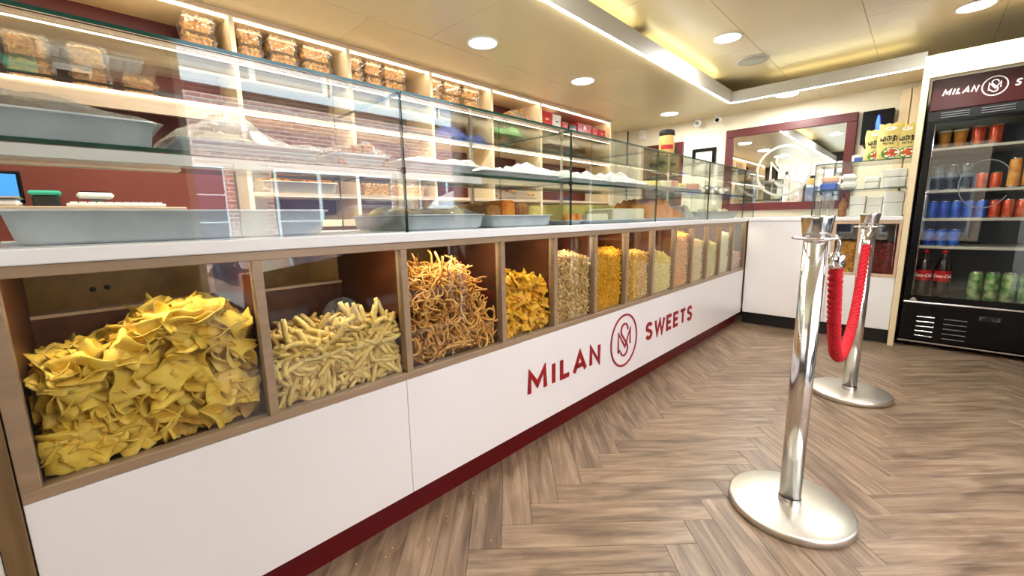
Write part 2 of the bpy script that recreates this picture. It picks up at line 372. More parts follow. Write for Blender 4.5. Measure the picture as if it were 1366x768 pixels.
def emblem(u, v, r, wd, d, put, m, parent):
    mb = MB(); ring = arc(u, v, r, r * 1.04, 0, 360, 40); ribbon(mb, ring, wd, d, put); part('emblem_ring', mb, m, parent)
    q = lambda pts: [(u + a * r, v + b * r) for a, b in pts]
    mb = MB(); ribbon(mb, q([(-.46, -.42), (-.46, .36), (.06, -.28), (.46, .42), (.46, -.22)]), wd, d, put); ribbon(mb, q([(-.46, -.42), (-.30, -.36)]), wd, d, put)
    part('emblem_letter', mb, m, parent)
    mb = MB(); s = [(.27, .40)] + [(.0 + .26 * math.cos(math.radians(a)), .42 + .26 * math.sin(math.radians(a))) for a in range(30, 200, 18)] + [(-.2, .26), (.02, .02), (.2, -.18)] + [(.0 + .27 * math.cos(math.radians(a)), -.36 + .27 * math.sin(math.radians(a))) for a in range(20, -165, -18)]
    ribbon(mb, q(s), wd, d, put); part('emblem_letter', mb, m, parent)
def text_mesh(txt, size, m, parent, matrix, name='lettering', shear=0.0, ext=.0004):
    cu = bpy.data.curves.new(name, 'FONT'); cu.body = txt; cu.size = size; cu.shear = shear; cu.extrude = ext; cu.align_x = 'CENTER'; cu.align_y = 'CENTER'
    t = bpy.data.objects.new('tmp', cu); COL.objects.link(t); dg = bpy.context.evaluated_depsgraph_get()
    me = bpy.data.meshes.new_from_object(t.evaluated_get(dg)); bpy.data.objects.remove(t); me.transform(matrix); me.materials.clear(); me.materials.append(MATS[m])
    return link(name, me, parent)

# ------------------------------------------------------------------ setting
XL, XR, YF, YB = -1.69, 1.90, -1.25, 4.713
ZL, ZU = 1.947, 2.13           # lowered ceiling over counter, raised ceiling in the middle
XT, YT = -.264, 4.217          # edge of the lowered ceiling

fl = struct('floor', MB().box(XL, XR, YF, YB, -.08, -.012), 'black_plinth', 'grey brown herringbone vinyl plank floor', 'floor')
W_, N_ = .0967, 6; L_ = W_ * N_; S2 = math.sqrt(.5)
def clip(poly, ax, lim, sgn):
    out = []
    for i in range(len(poly)):
        a, b = poly[i], poly[(i + 1) % len(poly)]; da, db = sgn * (lim - a[ax]), sgn * (lim - b[ax])
        if da >= 0: out.append(a)
        if da * db < 0: t = da / (da - db); out.append((a[0] + (b[0] - a[0]) * t, a[1] + (b[1] - a[1]) * t))
    return out
def plank(u0, v0, du, dv):
    g = .00035; cu, cv = u0 + du / 2, v0 + dv / 2
    to = lambda u, v: (.28 + (u - v) * S2, .06 + (u + v) * S2)
    P = [to(*q) for q in ((u0 + g, v0 + g), (u0 + du - g, v0 + g), (u0 + du - g, v0 + dv - g), (u0 + g, v0 + dv - g))]
    for ax, lim, sgn in ((0, -.2, -1), (0, XR - .003, 1), (1, -.6, -1), (1, 4.32, 1)):
        P = clip(P, ax, lim, sgn)
        if len(P) < 3: return
    c = to(cu, cv); ang = math.radians(45 if du > dv else 135); ca, sa = math.cos(ang), math.sin(ang)
    loc = [((x - c[0]) * ca + (y - c[1]) * sa, -(x - c[0]) * sa + (y - c[1]) * ca) for x, y in P]
    ar = sum(loc[i][0] * loc[(i + 1) % len(loc)][1] - loc[(i + 1) % len(loc)][0] * loc[i][1] for i in range(len(loc)))
    if abs(ar) < .0012: return
    if ar < 0: loc = loc[::-1]
    n = len(loc); b = .0008; mx = sum(p[0] for p in loc) / n; my = sum(p[1] for p in loc) / n
    vs = [(x, y, -.012) for x, y in loc] + [(x, y, -.0009) for x, y in loc] + [(x - b * (1 if x > mx else -1), y - b * (1 if y > my else -1), 0) for x, y in loc]
    fs = [tuple(range(2 * n, 3 * n))] + [(k * n + i, k * n + (i + 1) % n, (k + 1) * n + (i + 1) % n, (k + 1) * n + i) for k in range(2) for i in range(n)]
    o = link('plank', MB().add(vs, fs).mesh('plank', 'plank_vinyl'), fl); o.location = (c[0], c[1], 0); o.rotation_euler = (0, 0, ang)
for m_ in range(-3, 4):
    for k in range(-60, 70):
        plank(k * W_, (k + 2 * N_ * m_) * W_, L_, W_); plank(k * W_, (k + 1 + 2 * N_ * m_) * W_, W_, L_)

struct('wall_left', MB().box(XL - .1, XL, YF - .1, YB + .1, -.08, ZU + .034), 'cream_wall', 'cream wall behind the lit shelving', 'wall')
struct('wall_back', MB().box(XL, XR, YB, YB + .1, -.08, ZU + .034), 'cream_wall', 'cream back wall with the mirror', 'wall')
DY0, DY1, DZ = .46, 2.46, 2.06     # street opening in the right wall
struct('wall_right', MB().box(XR, XR + .12, YF - .1, DY0, -.08, ZU + .034).box(XR, XR + .12, DY1, YB + .1, -.08, ZU + .034).box(XR, XR + .12, DY0, DY1, DZ, ZU + .034), 'wall_dark', 'dark taupe wall on the street side', 'wall')
struct('wall_front', MB().box(XL, XR, YF - .1, YF, -.08, .45).box(XL, XR, YF - .1, YF, 2.0, ZU + .034).box(XL, -1.3, YF - .1, YF, .45, 2.0).box(1.75, XR, YF - .1, YF, .45, 2.0), 'wall_dark', 'dark shopfront wall around the big window', 'wall')
wn = thing('window_1', 'wide shop window with dark frame', 'window', (.2, YF - .05, .45), None, 'structure')
f = MB().box(-1.3, 1.75, YF - .08, YF - .02, .45, .49).box(-1.3, 1.75, YF - .08, YF - .02, 1.96, 2.0)
part('window_frame', f, 'black_matte', wn)
for x in (-1.3, -.29, .72, 1.71): part('mullion', MB().box(x, x + .04, YF - .08, YF - .02, .49, 1.96), 'black_matte', wn)
for x in (-1.26, -.25, .76): part('pane', MB().box(x, x + .95, YF - .055, YF - .045, .49, 1.96), 'glass', wn)
wd = thing('window_2', 'open street entrance with white frame', 'window', (XR + .05, 1.4, 0), None, 'structure')
part('jamb', MB().box(XR, XR + .1, DY0, DY0 + .035, 0, DZ), 'frame_white', wd); part('jamb', MB().box(XR, XR + .1, DY1 - .035, DY1, 0, DZ), 'frame_white', wd); part('head_rail', MB().box(XR, XR + .1, DY0 + .035, DY1 - .035, DZ - .035, DZ), 'frame_white', wd)

# ceilings: board panels hung below a dark backing so that the joints are recessed
def ceiling(name, label, x0, x1, y0, y1, z, nx, ny, t=.012, off=0):
    c = struct(name, MB().box(x0, x1, y0, y1, z + t * .5, z + t + .02), 'ceiling_gap', label, 'ceiling')
    for i in range(nx):
        for j in range(ny):
            a, b = x0 + (x1 - x0) * i / nx, x0 + (x1 - x0) * (i + 1) / nx; sh = off * (i % 2)
            p, q = y0 + (y1 - y0) * j / ny + sh, y0 + (y1 - y0) * (j + 1) / ny + sh
            if j == 0: p = y0
            if j == ny - 1: q = y1
            g = .0012; part('panel', MB().box(a + g, b - g, p + g, q - g, z, z + t), 'ceiling_paint', c)
ceiling('ceiling', 'raised tan ceiling above the middle of the shop', XL, XR, YF, YB, ZU, 6, 5, off=.3)
ceiling('ceiling.001', 'lowered tan ceiling above the long counter', XL, XT - .012, YF, YB, ZL, 2, 5, off=.35)
ceiling('ceiling.002', 'lowered tan ceiling strip along the back wall', XT - .012, .985, YT + .012, YB, ZL, 2, 1)
FT = 2.048
struct('trim_1', MB().box(XT - .012, XT, YF, YT, ZL - .006, FT), 'fascia_white', 'white upstand edge of lowered ceiling along counter', 'trim')
struct('trim_2', MB().box(XT - .012, .985, YT, YT + .012, ZL - .006, FT - .012), 'fascia_white', 'white upstand edge of lowered ceiling along back wall', 'trim')
solo('led_strip', MB().box(XT - .0115, XT - .0008, YF + .02, YT + .0005, ZL - .0105, ZL - .0062), 'led_white', 'white LED strip edging the lowered ceiling above the counter', 'led strip', 'ceiling LED strips')
solo('led_strip', MB().box(XT - .0005, .984, YT + .0008, YT + .0115, ZL - .0105, ZL - .0062), 'led_white', 'white LED strip edging the lowered ceiling along the back', 'led strip', 'ceiling LED strips')
def tube_light(p, q, label):
    p, q = Vector(p), Vector(q); t = thing('tube_light', label, 'light', (p + q) / 2, 'hidden cove tube lights'); d = (q - p).normalized()
    part('tube', MB().tube([p + d * .03, q - d * .03], .012, 10), 'tube_yellow', t); n = Vector((-d.y, d.x, 0)) * .02
    lo, hi = p - abs_v(n), q + abs_v(n)
    part('batten', MB().box(lo.x, hi.x, lo.y, hi.y, p.z - .035, p.z - .015), 'fascia_white', t)
    for e in (p, q):
        ex = .014; part('end_cap', MB().box(e.x - ex, e.x + ex, e.y - ex, e.y + ex, e.z - .016, e.z + .03), 'grey_plastic', t)
def abs_v(v): return Vector((abs(v.x), abs(v.y), abs(v.z)))
tube_light((-.345, .9, 2.065), (-.345, 2.60, 2.065), 'nearer yellow tube light in the cove over the counter')
tube_light((-.345, 2.72, 2.065), (-.345, 4.07, 2.065), 'farther yellow tube light in the cove over the counter')
tube_light((-.02, 4.30, 2.03), (.93, 4.30, 2.03), 'yellow tube light in the cove along the back wall')

def downlight(x, y, z, label, rad=.083):
    t = thing('downlight', label, 'light', (x, y, z), 'round ceiling downlights')
    part('rim', MB().lathe([(rad, z + .002), (rad + .008, z - .002), (rad + .006, z - .007), (rad - .004, z - .008), (rad - .004, z + .002)], 32, (x, y, 0), caps=False), 'white_plain', t)
    part('diffuser', MB().lathe([(rad - .004, z - .002), (rad - .004, z - .0065), (rad * .6, z - .009), (.001, z - .0095)], 32, (x, y, 0)), 'light_disc', t)
    ld = bpy.data.lights.new('lamp', 'AREA'); ld.shape = 'DISK'; ld.size = rad * 1.9; ld.energy = DOWNLIGHT_W; ld.color = (.97, .99, .97); ld.spread = math.radians(178)
    lo = bpy.data.objects.new('lamp', ld); COL.objects.link(lo); lo.parent = t; lo.location = (0, 0, -.013)
for x, y, l in ((-.82, .70, 'round downlight over the counter nearest the entrance'), (-.82, 1.735, 'nearest round downlight seen over the display counter'), (-.82, 2.72, 'middle round downlight over the display counter'), (-.815, 4.19, 'farthest round downlight over the counter near the cameras'), (.15, 4.30, 'downlight tucked behind the LED edge along the back wall')):
    downlight(x, y, ZL, l)
for x, y, l in ((.012, 3.20, 'downlight in the raised ceiling beside the round speaker'), (1.17, 3.80, 'downlight in the raised ceiling in front of the fridge'), (.012, 1.3, 'downlight in the raised ceiling above the near post'), (1.17, 1.5, 'downlight in the raised ceiling by the street entrance')):
    downlight(x, y, ZU, l)
t = thing('ceiling_speaker', 'round grey ceiling speaker grille beside downlight', 'speaker', (.01, 3.79, ZU))
part('grille', MB().lathe([(.105, ZU), (.105, ZU - .006), (.001, ZU - .008)], 36, (.01, 3.79, 0)), 'speaker_grille', t)
part('rim', MB().lathe([(.105, ZU), (.113, ZU - .004), (.105, ZU - .008)], 36, (.01, 3.79, 0), caps=False), 'white_plain', t)

# ------------------------------------------------------------------ street outside (seen in the reflections)
SZ = -.30
struct('ground_street', MB().box(XR + .12, 30, -12, 24, SZ - .2, SZ - .04), 'asphalt', 'grey asphalt street', 'road')
struct('ground_pavement', MB().box(XR + .12, 2.6, -12, 24, SZ - .04, SZ + .1).box(-6, XR + .12, -12, YF - .1, SZ - .1, SZ + .1), 'pavement', 'grey pavement along the shop', 'pavement')
struct('ground_pavement.001', MB().box(6.4, 7.6, -12, 24, SZ - .04, SZ + .05), 'pavement', 'grey pavement across the street', 'pavement')
bld = thing('brick_building', 'red brick building with white windows across the street', 'building', (7.6, 5, SZ))
part('wall', MB().box(7.6, 9.5, -9, 20, SZ, 8.2), 'brick', bld)
for y, wdt in ((-3.2, 2.4), (-.55, 2.4), (2.62, 2.4), (5.75, 2.4), (8.9, 2.4), (11.6, 2.4)):
    fr = part('window', MB().box(7.54, 7.6, y, y + wdt, .5, 1.92), 'bld_white', bld)
    for k in range(3):
        for q in range(3): part('pane', MB().box(7.52, 7.54, y + .05 + k * wdt / 3, y + wdt / 3 - .03 + k * wdt / 3, .55 + q * .46, .97 + q * .46), 'window_dark', fr)
for y in (2.02, 5.18, 8.36): part('pale_pier', MB().box(7.56, 7.6, y, y + .42, SZ, 2.0), 'pale_brick', bld)
for y in (-4.0, -1.4, 1.2, 3.8, 6.4, 9.0, 11.6):
    fr = part('window', MB().box(7.54, 7.6, y, y + 2.55, 3.36, 4.75), 'bld_white', bld)
    for k in range(2): part('pane', MB().box(7.52, 7.54, y + .06 + k * 1.25, y + 1.2 + k * 1.25, 3.44, 4.66), 'window_sky', fr)
part('string_course', MB().box(7.48, 7.6, -9, 20, 3.2, 3.34), 'bld_white', bld)
b2 = thing('added_terrace', 'added brick terrace hiding bright sky from the mirror', 'building', (0, -8.5, SZ))  # added building: blocks the sky that would blow out mirror and fridge reflections
part('wall', MB().box(-12, 12, -10.5, -8.5, SZ, 7.0), 'pale_brick', b2)
for k in range(7):
    fr = part('window', MB().box(-7 + k * 2.4, -5.2 + k * 2.4, -8.5, -8.44, .3, 1.9), 'bld_white', b2); part('pane', MB().box(-6.93 + k * 2.4, -6.14 + k * 2.4, -8.44, -8.42, .37, 1.83), 'window_dark', fr); part('pane', MB().box(-6.06 + k * 2.4, -5.27 + k * 2.4, -8.44, -8.42, .37, 1.83), 'window_dark', fr)
def car(name, label, x, y, m, L=4.2, van=False):
    t = thing(name, label, 'car', (x, y, SZ - .04)); z = SZ - .04; W = 1.7
    if van: prof = [(0, .35), (0, .95), (.55, 1.1), (1.15, 1.75), (1.7, 1.95), (L - .1, 1.95), (L, 1.7), (L, .35)]
    else: prof = [(0, .32), (.0, .72), (.12, .86), (.85, .95), (1.55, 1.42), (2.9, 1.45), (3.75, 1.02), (L - .06, .96), (L, .7), (L, .32)]
    mb = MB(); n = len(prof); vs = []
    for s_, sx in ((0, .10), (.1, 0), (W - .1, 0), (W, .10)):
        for (a, b) in prof: vs.append((x + s_, y + (a if 0 < a < L else (a + (sx if a == 0 else -sx))), z + b - (sx * .5 if b > 1 else 0)))
    fs = [tuple(range(n))[::-1], tuple(range(3 * n, 4 * n))] + [(k * n + i, k * n + (i + 1) % n, (k + 1) * n + (i + 1) % n, (k + 1) * n + i) for k in range(3) for i in range(n)]
    part('body', mb.add(vs, fs), m, t)
    for a0, a1 in (((1.75, 2.3), (2.36, 3.2)) if not van else ((1.25, 1.9), (2.1, 3.4))):
        zt = 1.34 if not van else 1.75; part('side_window', MB().box(x - .006, x + .02, y + a0, y + a1, z + 1.0, z + zt), 'window_dark', t)
    for a in (.8, L - .85):
        wh = part('wheel', MB().lathe([(.20, -.11), (.31, -.11), (.33, -.06), (.33, .06), (.31, .11), (.2, .11)], 28, (x + .06, y + a, z + .33), axis='x'), 'tyre', t)
        hub = MB().lathe([(.21, -.118), (.19, -.122), (.19, -.1), (.001, -.1)], 24, (x + .06, y + a, z + .33), axis='x')
        for k in range(9):
            g = k * 2 * math.pi / 9; hub.tube([(x - .055, y + a + .03 * math.cos(g), z + .33 + .03 * math.sin(g)), (x - .05, y + a + .19 * math.cos(g), z + .33 + .19 * math.sin(g))], [.024, .014], 5)
        part('wheel_rim', hub, 'steel', wh)
    part('lamp', MB().box(x - .01, x + .12, y - .015, y + .12, z + .7, z + .86), 'tail_red', t)
    part('bumper', MB().box(x + .02, x + W - .02, y - .05, y + .1, z + .3, z + .5), 'black_matte', t)
car('parked_car', 'black parked car reflected in the bin glass', 3.1, .95, 'car_black')
car('parked_van', 'white parked van reflected in the bin glass', 4.9, 4.3, 'car_white', 4.8, True)

# ------------------------------------------------------------------ long display counter
BINS = [(-.105, .261), (.281, .637), (.658, 1.042), (1.063, 1.348), (1.370, 1.652), (1.672, 1.945), (1.965, 2.245), (2.265, 2.540), (2.560, 2.812), (2.834, 3.083), (3.105, 3.348), (3.370, 3.648), (3.670, 3.965)]
BZ0, BZ1 = .503, .876
ct = thing('display_counter', 'long white counter with glazed snack bins and red lettering', 'counter', (-.3, 1.9, 0))
part('plinth', MB().box(-.60, -.045, -.13, 4.0, 0, .106), 'plinth_red', ct, 'dark red plinth')
part('front_panel', MB().bbox_bev(-.018, 0, -.131, .6305, .107, .481, .0012), 'white_panel', ct)
part('front_panel', MB().bbox_bev(-.018, 0, .632, 3.985, .107, .481, .0012), 'white_panel', ct)
part('end_panel', MB().bbox_bev(-.62, .003, -.165, -.133, 0, .896, .002), 'end_wood', ct)
part('end_panel', MB().box(-.60, -.02, 3.968, 3.984, .108, .896), 'bin_wood', ct)
part('bottom_rail', MB().bbox_bev(-.03, .001, -.131, 3.984, .482, .5035, .0015), 'bin_wood', ct)
part('top_rail', MB().bbox_bev(-.018, .001, -.131, 3.984, .876, .897, .0015), 'bin_wood', ct)
edges = [-.131] + [b for b in BINS for b in b] + [3.984]
for i in range(0, len(edges), 2):
    part('mullion', MB().bbox_bev(-.03, .001, edges[i], edges[i + 1], .5035, .876, .0012), 'bin_wood', ct)
    part('bin_divider', MB().box(-.44, -.03, edges[i] + .003, edges[i + 1] - .003, .495, .876), 'dark_wood', ct)
part('bin_floor', MB().box(-.44, -.03, -.13, 3.96, .486, .496), 'dark_wood', ct)
part('bin_back', MB().box(-.44, -.425, -.13, 3.96, .496, .742), 'dark_wood', ct)
part('back_ledge', MB().box(-.47, -.418, -.13, 3.96, .742, .750), 'shelf_edge', ct)
part('upper_back', MB().box(-.585, -.57, -.13, 3.96, .4, .893), 'gold_wood', ct)
part('inner_top', MB().box(-.57, -.03, -.13, 3.96, .885, .895), 'dark_wood', ct)
for a, b in BINS: part('bin_led', MB().box(-.032, -.020, a + .05, b - .05, .8795, .8845), 'bin_led', ct)
for a, b in BINS: part('bin_glass', MB().box(-.016, -.011, a - .004, b + .004, .5, .879), 'glass', ct)
part('bolt_head', MB().lathe([(.007, -.5735), (.007, -.565), (.003, -.562)], 10, (0, .005, .786), axis='x'), 'black_matte', ct)
part('bolt_head', MB().lathe([(.007, -.5735), (.007, -.565), (.003, -.562)], 10, (0, .035, .788), axis='x'), 'black_matte', ct)
PUTC = lambda u, v, d: (.0004 + d, u, v)
word('MILAN', 1.183, 1.696, .257, .343, .0205, .004, PUTC, 'letter_red', ct)
word('SWEETS', 2.192, 2.852, .258, .346, .0205, .004, PUTC, 'letter_red', ct)
emblem(1.94, .310, .133, .0095, .004, PUTC, 'letter_red', ct)
solo('worktop', MB().bbox_bev(-.63, .007, -.17, YB - .002, .897, .9245, .002), 'worktop_white', 'long white worktop edge above the snack bins', 'worktop')
ch = thing('chiller_cabinet', 'black cabinet with a white edge at the left end of the counter', 'cabinet', (-.3, -.5, 0))
part('body', MB().bbox_bev(-.62, -.01, -.8, -.19, .02, .88, .006), 'black_gloss', ch); part('edge_strip', MB().box(-.62, -.004, -.189, -.167, 0, .895), 'white_plain', ch)
for k in range(6): part('vent_slat', MB().box(-.01, -.004, -.74, -.25, .1 + k * .05, .118 + k * .05), 'grey_plastic', ch)

# ---- snack piles
def interp(pts, y):
    if y <= pts[0][0]: return pts[0][1]
    for (a, b), (c, d) in zip(pts, pts[1:]):
        if y <= c: return b + (d - b) * (y - a) / (c - a)
    return pts[-1][1]
def height(prof, x, y):
    h = interp(prof, y)
    return h - .35 * max(0, x + .09) - .12 * max(0, -.10 - x)
def core(name, label, cat, prof, y0, y1, m, drop=.022, front=-.05, z0=BZ0 - .006, back=-.42):
    """the mass below the loose pieces: a bumpy heap with a closed front"""
    mb = MB(); nx, ny = 16, 18
    ys = [y0 + .004 + (y1 - y0 - .008) * j / ny for j in range(ny + 1)]; xs = [front + (back - front) * i / nx for i in range(nx + 1)]
    j = lambda s: RNG.normal(0, s)
    top = [[(x, y, max(z0 + .01, height(prof, x, y) - drop + j(.004))) for y in ys] for x in xs]
    vs = [p for r in top for p in r]; W = ny + 1
    fs = [(i * W + k, (i + 1) * W + k, (i + 1) * W + k + 1, i * W + k + 1) for i in range(nx) for k in range(ny)]
    o = len(vs); nz = 8
    for q in range(1, nz + 1):
        for k, y in enumerate(ys): zt = top[0][k][2]; vs.append((front + j(.003), y, zt + (z0 - zt) * q / nz))
    def id_(q, k): return k if q == 0 else o + (q - 1) * W + k
    fs += [(id_(q, k), id_(q, k + 1), id_(q + 1, k + 1), id_(q + 1, k)) for q in range(nz) for k in range(ny)]
    mb.add(vs, fs, 0, True)
    me = mb.mesh(name, m); at = me.attributes.new('tone', 'FLOAT', 'POINT'); at.data.foreach_set('value', RNG.random(len(vs)) * .6)
    return tag(link(name, me), label, cat, None, 'stuff')
def surf_points(prof, y0, y1, n, ff, z0=BZ0, pad=.03, back=-.36):
    """random spots: a share ff pressed against the front glass, the rest over the top of the heap"""
    out = []
    while len(out) < n:
        y = random.uniform(y0 + pad, y1 - pad)
        if random.random() < ff:
            x = random.uniform(-.06, -.034); z = random.uniform(z0 + .012, max(z0 + .03, height(prof, -.035, y))); out.append((x, y, z, 0))
        else:
            x = -.04 - (random.random() ** 1.4) * (-.04 - back); out.append((x, y, height(prof, x, y) - random.uniform(.004, .026), 1))
    return out
def clamp_piece(o, me, y0, y1, z0=BZ0 - .006, xf=-.0175):
    M = Euler(o.rotation_euler).to_matrix() @ Matrix.Diagonal(o.scale)
    c = [M @ Vector(v) for v in me['bb']]; L = o.location
    mx = max(v.x for v in c); mn, Mx = min(v.y for v in c), max(v.y for v in c); mz = min(v.z for v in c)
    if L.x + mx > xf: L.x = xf - mx
    if L.y + mn < y0 + .001: L.y = y0 + .001 - mn
    if L.y + Mx > y1 - .001: L.y = y1 - .001 - Mx
    if L.z + mz < z0: L.z = z0 - mz
    o.location = L
def hull_pts(me):
    pts = [tuple(v.co) for v in me.vertices]; me['bb'] = [list(p) for p in pts[::max(1, len(pts) // 40)]]; return me
def chip_mesh(k, s=.034, m='chip_yellow'):
    r = random.Random(100 + k); a1, a2, ph = r.uniform(.3, .9), r.uniform(.2, .6), r.uniform(0, 6); n = 6; mb = MB(); th = .0013
    sk = r.uniform(-.25, .25); asp = r.uniform(.7, 1.05)
    def f(sgn):
        def g(u, v):
            x, y = (u - .5) * 2, (v - .5) * 2
            z = a1 * x * y * .5 + a2 * .5 * math.sin(2.4 * x + ph) + .16 * math.sin(3.1 * y + ph * 2) + .1 * x * x
            ed = 1 + .07 * math.sin(5 * y + ph) 
            return (x * s * ed + sk * y * s, y * s * asp * (1 + .06 * math.sin(4 * x + ph)), z * s * .62 + sgn * th)
        return g
    mb.grid(f(1), n, n); o = len(mb.v); mb.grid(f(-1), n, n); W = n + 1
    for q in range(o // 1 and n * n): mb.f[n * n + q] = mb.f[n * n + q][::-1]
    ring = [i for i in range(W)] + [W * j + n for j in range(1, W)] + [W * n + i for i in range(n - 1, -1, -1)] + [W * j for j in range(n - 1, 0, -1)]
    for a, b in zip(ring, ring[1:] + ring[:1]): mb.f.append((a, o + a, o + b, b)); mb.mi.append(0); mb.sm.append(True)
    return hull_pts(mb.mesh('snack_chip', m))
def stick_mesh(k, L, r, bend, m, n=10, sides=6, curl=0, bumpy=.12):
    R = random.Random(300 + k); p = Vector((0, 0, 0)); a, b = R.uniform(-.3, .3), 0; pts = []; da = R.uniform(-bend, bend)
    for i in range(n + 1):
        pts.append(p.copy()); a += da + R.uniform(-curl, curl); b += R.uniform(-curl, curl) * .6; da = max(-2 * bend - curl, min(2 * bend + curl, da + R.uniform(-bend, bend) * .5))
        p = p + Vector((math.cos(a) * math.cos(b), math.sin(a) * math.cos(b), math.sin(b))) * (L / n)
    c = sum(pts, Vector()) / len(pts); pts = [q - c for q in pts]
    rr = [r * (1 + R.uniform(-bumpy, bumpy)) * (.75 if i in (0, n) else 1) for i in range(n + 1)]
    return hull_pts(MB().tube(pts, rr, sides).mesh('snack_stick', m))
def scatter(name, label, cat, group, meshes, pts, y0, y1, front_tilt=.5, scale=(.8, 1.2), flat=False):
    for (x, y, z, top) in pts:
        me = random.choice(meshes); o = bpy.data.objects.new(name, me); COL.objects.link(o); o.location = (x, y, z); s = random.uniform(*scale); o.scale = (s, s, s)
        if top: o.rotation_euler = (random.gauss(0, .2 if flat else .55), random.gauss(.15, .2 if flat else .55), random.uniform(0, 6.28))
        else:
            e = Matrix.Rotation(random.uniform(0, 6.28), 3, 'Z'); q = Matrix.Rotation(math.pi / 2 - (random.uniform(0, .3) if flat else random.uniform(0, 1.2)), 3, 'Y'); j = Euler((random.gauss(0, front_tilt), random.gauss(0, front_tilt * .6), 0)).to_matrix()
            o.rotation_euler = (j @ q @ e).to_euler()
        if not flat and random.random() < .35: o.rotation_euler = (random.uniform(0, 6.28), random.uniform(-1.2, 1.2), random.uniform(0, 6.28))
        clamp_piece(o, me, y0, y1); tag(o, label, cat, group)

p1 = [(-.11, .70), (-.08, .716), (.03, .725), (.06, .76), (.10, .785), (.22, .772), (.262, .72)]
chips = [chip_mesh(k) for k in range(10)]
PILES = [('chip_pile', 'mass of yellow fried chips heaped in the leftmost bin', chips, p1, 0, 'g_chip', 330)]
scatter('snack_chip', 'wavy yellow fried chip in the heap in the leftmost bin', 'chip', 'yellow chips in the leftmost bin', chips, surf_points(p1, *BINS[0], 298, .62, pad=.012), *BINS[0], .7, scale=(.5, .98))
p2 = [(.28, .64), (.40, .66), (.50, .675), (.58, .672), (.64, .63)]
sticks = [stick_mesh(k, .20, .0074, .12, 'stick_tan', 16, 6, .15) for k in range(14)]
PILES.append(('stick_pile', 'mass of pale fried sticks heaped in the second bin', sticks, p2, 1, 'g_stick', 260))
scatter('snack_stick', 'pale ribbed fried stick in the heap in the second bin', 'snack stick', 'pale fried sticks in the second bin', sticks, surf_points(p2, *BINS[1], 296, .6), *BINS[1], .12, (.72, 1.12), flat=True)
p3 = [(.655, .79), (.80, .81), (.93, .80), (.965, .72), (.985, .66), (1.0, .60), (1.042, .56)]
curls = [stick_mesh(k + 50, .19, .0036, .22, 'curl_orange', 26, 5, .38, .05) for k in range(18)]
scatter('snack_curl', 'thin twisted orange snack curl in the heap in the third bin', 'snack curl', 'orange curls in the third bin', curls, surf_points(p3, *BINS[2], 298, .72), *BINS[2], .35, (.65, 1.15), flat=True)
def loose(name, label, y0, y1, prof, n, base, m, s=(.6, 1.2), front=.78, z0=BZ0, thick=.02, back=-.3, jz=.012, under=None):
    """small pieces of a heap that nobody could count, joined into one part-less mass"""
    bv, bf = base; V = []; F = []; T = []; bv = np.array(bv)
    for i, (x, y, z, top) in enumerate(surf_points(prof, y0, y1, n, front, z0, .008, back)):
        a = RNG.normal(size=4); a /= np.linalg.norm(a); q0, q1, q2, q3 = a
        Rm = np.array([[1 - 2 * (q2 * q2 + q3 * q3), 2 * (q1 * q2 - q0 * q3), 2 * (q1 * q3 + q0 * q2)], [2 * (q1 * q2 + q0 * q3), 1 - 2 * (q1 * q1 + q3 * q3), 2 * (q2 * q3 - q0 * q1)], [2 * (q1 * q3 - q0 * q2), 2 * (q2 * q3 + q0 * q1), 1 - 2 * (q1 * q1 + q2 * q2)]])
        xx = x if top else -.024 - RNG.random() * thick
        v = (bv * RNG.uniform(*s)) @ Rm.T + np.array([xx, y, z + (RNG.normal(0, jz * .3) if top else 0)])
        o = len(V); V += v.tolist(); F += [tuple(k + o for k in f) for f in bf]; T += [RNG.random()] * len(bv)
    V = [(min(v[0], -.0172), min(max(v[1], y0 + .001), y1 - .001), max(v[2], z0 - .006)) for v in V]
    if under:
        um = under.data; o = len(V); V += [tuple(v.co) for v in um.vertices]; F += [tuple(i + o for i in p.vertices) for p in um.polygons]; T += [RNG.random() * .6 for v in um.vertices]; bpy.data.objects.remove(under)
    me = bpy.data.meshes.new(name); me.from_pydata(V, [], F); me.materials.append(MATS[m]); at = me.attributes.new('tone', 'FLOAT', 'POINT'); at.data.foreach_set('value', T)
    return tag(link(name, me), label, 'snacks', None, 'stuff')
OCT = lambda r, h=1: ([(r, 0, 0), (-r, 0, 0), (0, r, 0), (0, -r, 0), (0, 0, r * h), (0, 0, -r * h)], [(0, 2, 4), (2, 1, 4), (1, 3, 4), (3, 0, 4), (2, 0, 5), (1, 2, 5), (3, 1, 5), (0, 3, 5)])
FLK = lambda r: ([(r, 0, .2 * r), (.3 * r, .8 * r, -.1 * r), (-.8 * r, .5 * r, .25 * r), (-.7 * r, -.6 * r, -.15 * r), (.4 * r, -.8 * r, .1 * r), (0, 0, .45 * r), (0, 0, -.25 * r)], [(0, 1, 5), (1, 2, 5), (2, 3, 5), (3, 4, 5), (4, 0, 5), (1, 0, 6), (2, 1, 6), (3, 2, 6), (4, 3, 6), (0, 4, 6)])
ROD = lambda L, r: ([(-L, r, 0), (-L, -r, r), (-L, -r, -r), (L, r, 0), (L, -r, r), (L, -r, -r)], [(0, 1, 4, 3), (1, 2, 5, 4), (2, 0, 3, 5), (0, 2, 1), (3, 4, 5)])
